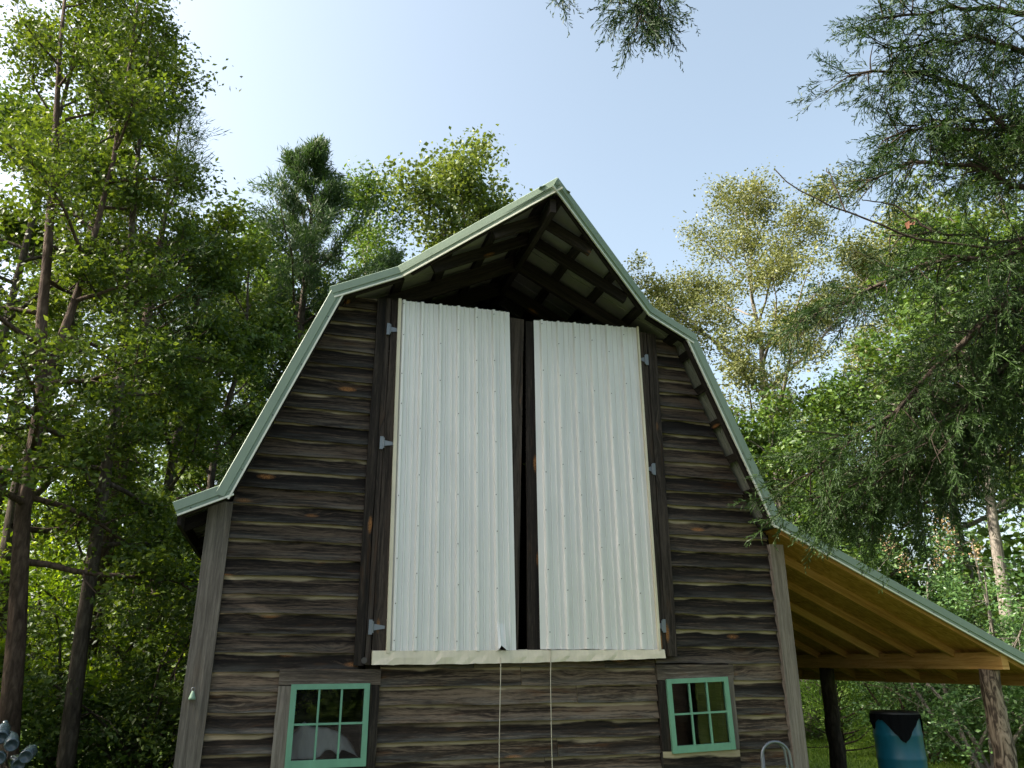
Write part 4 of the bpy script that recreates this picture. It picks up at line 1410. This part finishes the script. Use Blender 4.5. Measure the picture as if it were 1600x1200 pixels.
def far_wood():
    """the closed mass of the wood behind everything, plus unseen woods added for light"""
    rs = np.random.default_rng(99); C = []
    for ang in np.linspace(-62, 62, 90):
        d = rs.uniform(30, 42); x = math.sin(R(ang)) * d; y = math.cos(R(ang)) * d
        h = rs.uniform(6.0, 9.5) if ang > -8 else rs.uniform(7, 10.5)
        n = 900
        q = rs.normal(size=(n, 3)) * np.array([1.6, 1.6, h * .26]) + np.array([x, y, h * .48])
        C.append(q)
    for i in range(34):                          # unseen row behind the viewer, added for dark reflections in the panes
        x, y, h = -17 + i + rs.uniform(-.4, .4), rs.uniform(-13, -9.5), rs.uniform(2.6, 3.8)
        C.append(rs.normal(size=(330, 3)) * np.array([.7, .7, h * .27]) + np.array([x, y, h * .45]))
    for i in range(62):                          # the wood goes on unseen to the left, added to shade trunks and yard
        x, y, h = rs.uniform(-19, -10.5), rs.uniform(-9, 11.5), rs.uniform(8, 12.5)
        C.append(rs.normal(size=(420, 3)) * np.array([1.0, 1.0, h * .22]) + np.array([x, y, h * .6]))
    C = np.concatenate(C); C = C[C[:, 2] > .1]
    V, F = leaf_faces(C, .34, .6, .2, rs, .4)
    o = link('distant_woods', tri_mesh('distant_woods', V, F), M['lf_mid'])
    tag(o, 'far green mass of the wood behind the nearer trees, with unseen woods added for shade and reflections', 'woods', kind='stuff')
    # low ground cover under the trees at left and around the lawn
    C = []
    for (x0, x1, y0, y1, h, n) in ((-12, -4.3, 10.5, 20, .55, 15000), (4.5, 14, 18.5, 27, .6, 9000), (8.6, 13, 12.5, 18, .5, 6000)):
        q = np.stack([rs.uniform(x0, x1, n), rs.uniform(y0, y1, n), np.abs(rs.normal(size=n)) * h * .6 + .03], 1)
        C.append(q)
    V, F = leaf_faces(np.concatenate(C), .10, .55, 0, rs, .6)
    o = link('ground_cover', tri_mesh('ground_cover', V, F), M['lf_mid'])
    tag(o, 'low leafy ground cover under the trees', 'ground cover', kind='stuff')
    # lawn grass where it can be seen
    P = []
    for (x0, x1, y0, y1, n) in ((3.6, 10.5, 10.5, 20, 34000), (-8, -3.6, 8.5, 13, 10000)):
        P.append(np.stack([rs.uniform(x0, x1, n), rs.uniform(y0, y1, n), np.zeros(n)], 1))
    P = np.concatenate(P); D = unit(rs.normal(size=P.shape) * np.array([.45, .45, .1]) + np.array([0, 0, 1.0]))
    V, F = blade_faces(P, D, rs.uniform(.05, .12, len(P)), rs.uniform(.006, .012, len(P)), rs)
    o = link('lawn_grass', tri_mesh('lawn_grass', V, F), M['grass'])
    tag(o, 'short sunlit grass of the lawn', 'grass', kind='stuff')


far_wood()


# ------------------------------------------------------------------ the near cedar: boughs reaching in from the right
def near_cedar():
    rs = np.random.default_rng(123)
    base = np.array([4.75, 4.75, 0.0])
    root = empty('cedar_tree', tuple(base))
    tag(root, 'near cedar whose feathery boughs hang in from the right edge', 'tree', 'cedars')
    tm = MB(); tm.tube([(0, 0, -.1), (.05, 0, 1.5), (0, .05, 3.5), (.03, 0, 5.5), (0, 0, 8.0), (-.1, -.1, 9.6)], [.20, .17, .14, .11, .07, .02], 12)
    tm.build('trunk', M['bark_cedar'], root, True)
    br = MB(); SP, SD, SL, SW = [], [], [], []

    def strands(p, d, L, dens=1.0, hang=.0):
        """one branchlet: axis with alternating side shoots, each with short shoots"""
        n = max(4, int(L / .020 * dens))
        ts = (np.arange(n) + rs.uniform(0, .9, n)) / n
        bend = np.array([0, 0, -hang])
        ax = p + d * (ts * L)[:, None] + bend * (ts ** 2 * L)[:, None]
        dirs = unit(d + bend * 2 * ts[:, None])
        sd = unit(rs.normal(size=(n, 3)))
        d1 = unit(dirs * .80 + sd * .62 + np.array([0, 0, -.12]))
        l1 = (.045 + .09 * (1 - ts) * min(1, L / .35)) * rs.uniform(.6, 1.3, n)
        SP.append(ax); SD.append(d1); SL.append(l1); SW.append(np.full(n, .0078))
        m = 4
        for k in range(m):
            q = (k + .6) / (m + .4)
            pp = ax + d1 * (l1 * q)[:, None]
            d2 = unit(d1 * .8 + unit(rs.normal(size=(n, 3))) * .6)
            SP.append(pp); SD.append(d2); SL.append(l1 * rs.uniform(.35, .62, n) * (1.1 - .4 * q)); SW.append(np.full(n, .0072))
        # the axis itself
        SP.append(p[None, :]); SD.append(unit(d + bend)[None, :]); SL.append(np.array([L * 1.02])); SW.append(np.array([.007]))

    def bough(pts, r0, nsub, sl, dens=1.0, start=.15, hang=.25, foliage=True, spread=.8, side=None):
        pts = [np.array(q, float) - base for q in pts]
        # smooth resample
        P = np.array(pts); s = np.concatenate([[0], np.cumsum(np.linalg.norm(np.diff(P, axis=0), axis=1))]); Ltot = s[-1]
        tt = np.linspace(0, Ltot, 14); Q = np.stack([np.interp(tt, s, P[:, k]) for k in range(3)], 1)
        Q[1:-1] = (Q[:-2] + 2 * Q[1:-1] + Q[2:]) / 4
        Q[1:-1] += rs.normal(size=(12, 3)) * (.018 if foliage else .006)
        br.tube([tuple(q) for q in Q], [r0 * (1 - .85 * k / 13) + .003 for k in range(14)], 7, False)
        if not foliage: return
        for i in range(nsub):
            t = start + (1 - start) * (i + rs.uniform()) / nsub
            k = min(12, int(t * 13)); p = Q[k] + (Q[k + 1] - Q[k]) * (t * 13 - k); ax = unit(Q[k + 1] - Q[k])
            d = unit(ax * .75 + unit(rs.normal(size=3) * np.array([1, 1, .75])) * spread + np.array([0, 0, -.12]))
            L = sl * rs.uniform(.55, 1.25) * (1.1 - .45 * t)
            sp = curve(p, d, L, 5, -hang, .10, rs)
            br.tube([tuple(q) for q in sp], [.0065 * (1 - .7 * j / 5) for j in range(6)], 4, False)
            m = max(3, int(L / .085))
            for j in range(m):
                q = .15 + .85 * (j + rs.uniform()) / m; kk = min(4, int(q * 5)); pp = sp[kk] + (sp[kk + 1] - sp[kk]) * (q * 5 - kk)
                dd = unit(unit(sp[kk + 1] - sp[kk]) * .9 + rs.normal(size=3) * .45)
                strands(pp, dd, rs.uniform(.12, .30), dens, hang * .6)
            strands(sp[-1], unit(sp[-1] - sp[-2]), rs.uniform(.15, .28), dens, hang * .5)
    T = lambda z: (4.75, 4.78, z)
    # big drooping bough over the lean-to roof
    bough([T(4.9), (4.02, 5.4, 4.44), (3.49, 5.5, 4.02), (3.06, 5.6, 3.56), (2.70, 5.7, 3.28), (2.34, 5.9, 3.05)], .040, 74, .60, 1.0, .25, .28)
    bough([T(4.6), (4.02, 5.6, 3.95), (3.56, 5.8, 3.54), (3.30, 6.0, 3.1), (2.85, 6.2, 2.80)], .035, 60, .55, 1.0, .25, .3)
    bough([T(5.0), (3.93, 5.2, 4.62), (3.50, 5.3, 4.64), (3.04, 5.4, 4.55), (2.69, 5.5, 4.35), (2.3, 5.6, 4.20)], .032, 50, .50, .9, .25, .3)
    bough([T(5.2), (4.0, 5.5, 4.3), (3.6, 5.8, 3.9), (3.25, 6.1, 3.5), (2.95, 6.3, 3.2)], .03, 52, .55, 1.0, .3, .4)
    bough([T(5.2), (3.9, 5.0, 5.03), (3.57, 5.0, 5.30), (3.03, 5.1, 5.36), (2.82, 5.2, 5.25)], .030, 44, .45, .85, .25, .2)
    bough([T(4.9), (3.91, 4.9, 5.33), (3.70, 4.9, 5.72), (3.55, 4.9, 6.05), (3.1, 5.0, 6.20), (2.72, 5.0, 6.12)], .032, 54, .48, .85, .25, .12)
    bough([T(6.2), (4.13, 4.8, 6.59), (3.62, 4.8, 6.62), (3.2, 4.8, 6.58), (2.92, 4.8, 6.52)], .028, 48, .46, .85, .2, .15)
    bough([T(5.6), (4.0, 5.1, 5.75), (3.6, 5.2, 5.85), (3.2, 5.2, 5.80)], .026, 40, .46, .85, .2, .2)
    bough([T(5.0), (3.95, 5.3, 4.75), (3.45, 5.4, 4.90), (3.1, 5.5, 4.95)], .022, 24, .40, .8, .3, .3)
    bough([T(3.4), (4.0, 5.9, 3.3), (3.65, 6.2, 3.05), (3.3, 6.4, 2.75)], .022, 34, .50, .95, .2, .45)
    bough([T(4.3), (3.9, 5.5, 3.9), (3.4, 5.6, 3.45), (2.95, 5.75, 3.05), (2.6, 5.9, 2.92), (2.3, 6.0, 2.86)], .03, 74, .55, 1.0, .3, .25)
    bough([T(4.0), (3.95, 5.7, 3.6), (3.5, 5.9, 3.15), (3.05, 6.05, 2.95), (2.75, 6.2, 2.78)], .028, 60, .5, 1.0, .3, .25)
    bough([T(5.4), (4.0, 4.9, 5.55), (3.6, 4.95, 5.55), (3.2, 5.0, 5.62), (2.95, 5.05, 5.55)], .026, 44, .45, .9, .22, .25)
    bough([T(6.0), (4.1, 4.8, 6.2), (3.7, 4.8, 6.35), (3.3, 4.9, 6.35), (3.0, 4.9, 6.32)], .026, 44, .45, .9, .22, .25)
    # high bough reaching over the camera, its tips hang into the top of the frame
    bough([T(7.4), (3.6, 4.6, 7.5), (2.4, 4.4, 7.25), (1.5, 4.25, 6.8), (.98, 4.2, 6.42)], .035, 10, .35, .8, .85, .3)
    bough([(1.25, 4.22, 6.65), (1.02, 4.2, 6.25), (.93, 4.2, 6.02), (.88, 4.2, 5.86)], .010, 18, .24, .9, .35, .35)
    bough([(1.15, 4.22, 6.58), (1.10, 4.25, 6.25), (1.05, 4.25, 6.02)], .007, 9, .18, .8, .55, .35)
    bough([(1.05, 4.2, 6.45), (.82, 4.2, 6.2), (.76, 4.2, 6.05)], .007, 8, .17, .8, .45, .35)
    bough([(.98, 4.2, 6.42), (.5, 4.2, 6.42), (.32, 4.2, 6.30), (.27, 4.2, 6.2)], .006, 4, .12, .7, .75, .35)
    # bare twig against the sky
    bough([(3.6, 5.1, 4.60), (3.06, 5.1, 4.67), (2.56, 5.1, 4.92), (2.19, 5.1, 5.12), (2.07, 5.1, 5.30)], .008, 0, 0, foliage=False)
    bough([(2.57, 5.1, 4.91), (2.52, 5.1, 5.15), (2.48, 5.1, 5.32)], .004, 0, 0, foliage=False)
    bough([(3.2, 5.1, 4.75), (2.95, 5.1, 4.98), (2.72, 5.1, 5.02)], .006, 0, 0, foliage=False)
    # dead grey twigs inside the lower boughs
    for i in range(16):
        p = np.array([rs.uniform(2.8, 3.9), rs.uniform(5.3, 5.8), rs.uniform(3.0, 4.6)])
        d = unit(np.array([-1, rs.normal() * .3, rs.normal() * .6 - .3]))
        c = curve(p, d, rs.uniform(.3, .7), 4, -.1, .2, rs)
        br.tube([tuple(q - base) for q in c], [.006, .005, .004, .003, .002], 4, False)
    br.build('branches', M['bark_cedar'], root, True)
    P = np.concatenate(SP); D = np.concatenate(SD); L = np.concatenate(SL); W = np.concatenate(SW)
    V, F = blade_faces(P, D, L, W, rs)
    link('crown', tri_mesh('crown', V, F), M['lf_cedar'], root)
    print('near cedar strands', len(P))
    # one dead leaf caught on a bough
    q = np.array([[3.02, 5.05, 4.80], [3.03, 5.06, 4.78], [3.00, 5.05, 4.77]]); V, F = leaf_faces(q, .07, .8, .2, rs, .2)
    o = link('dead_leaf', tri_mesh('dead_leaf', V - np.array([3.02, 5.05, 4.8]), F), M['rust_leaf'], None, (3.02, 5.05, 4.80))
    tag(o, 'brown dead leaf caught on a cedar bough', 'leaf')


near_cedar()
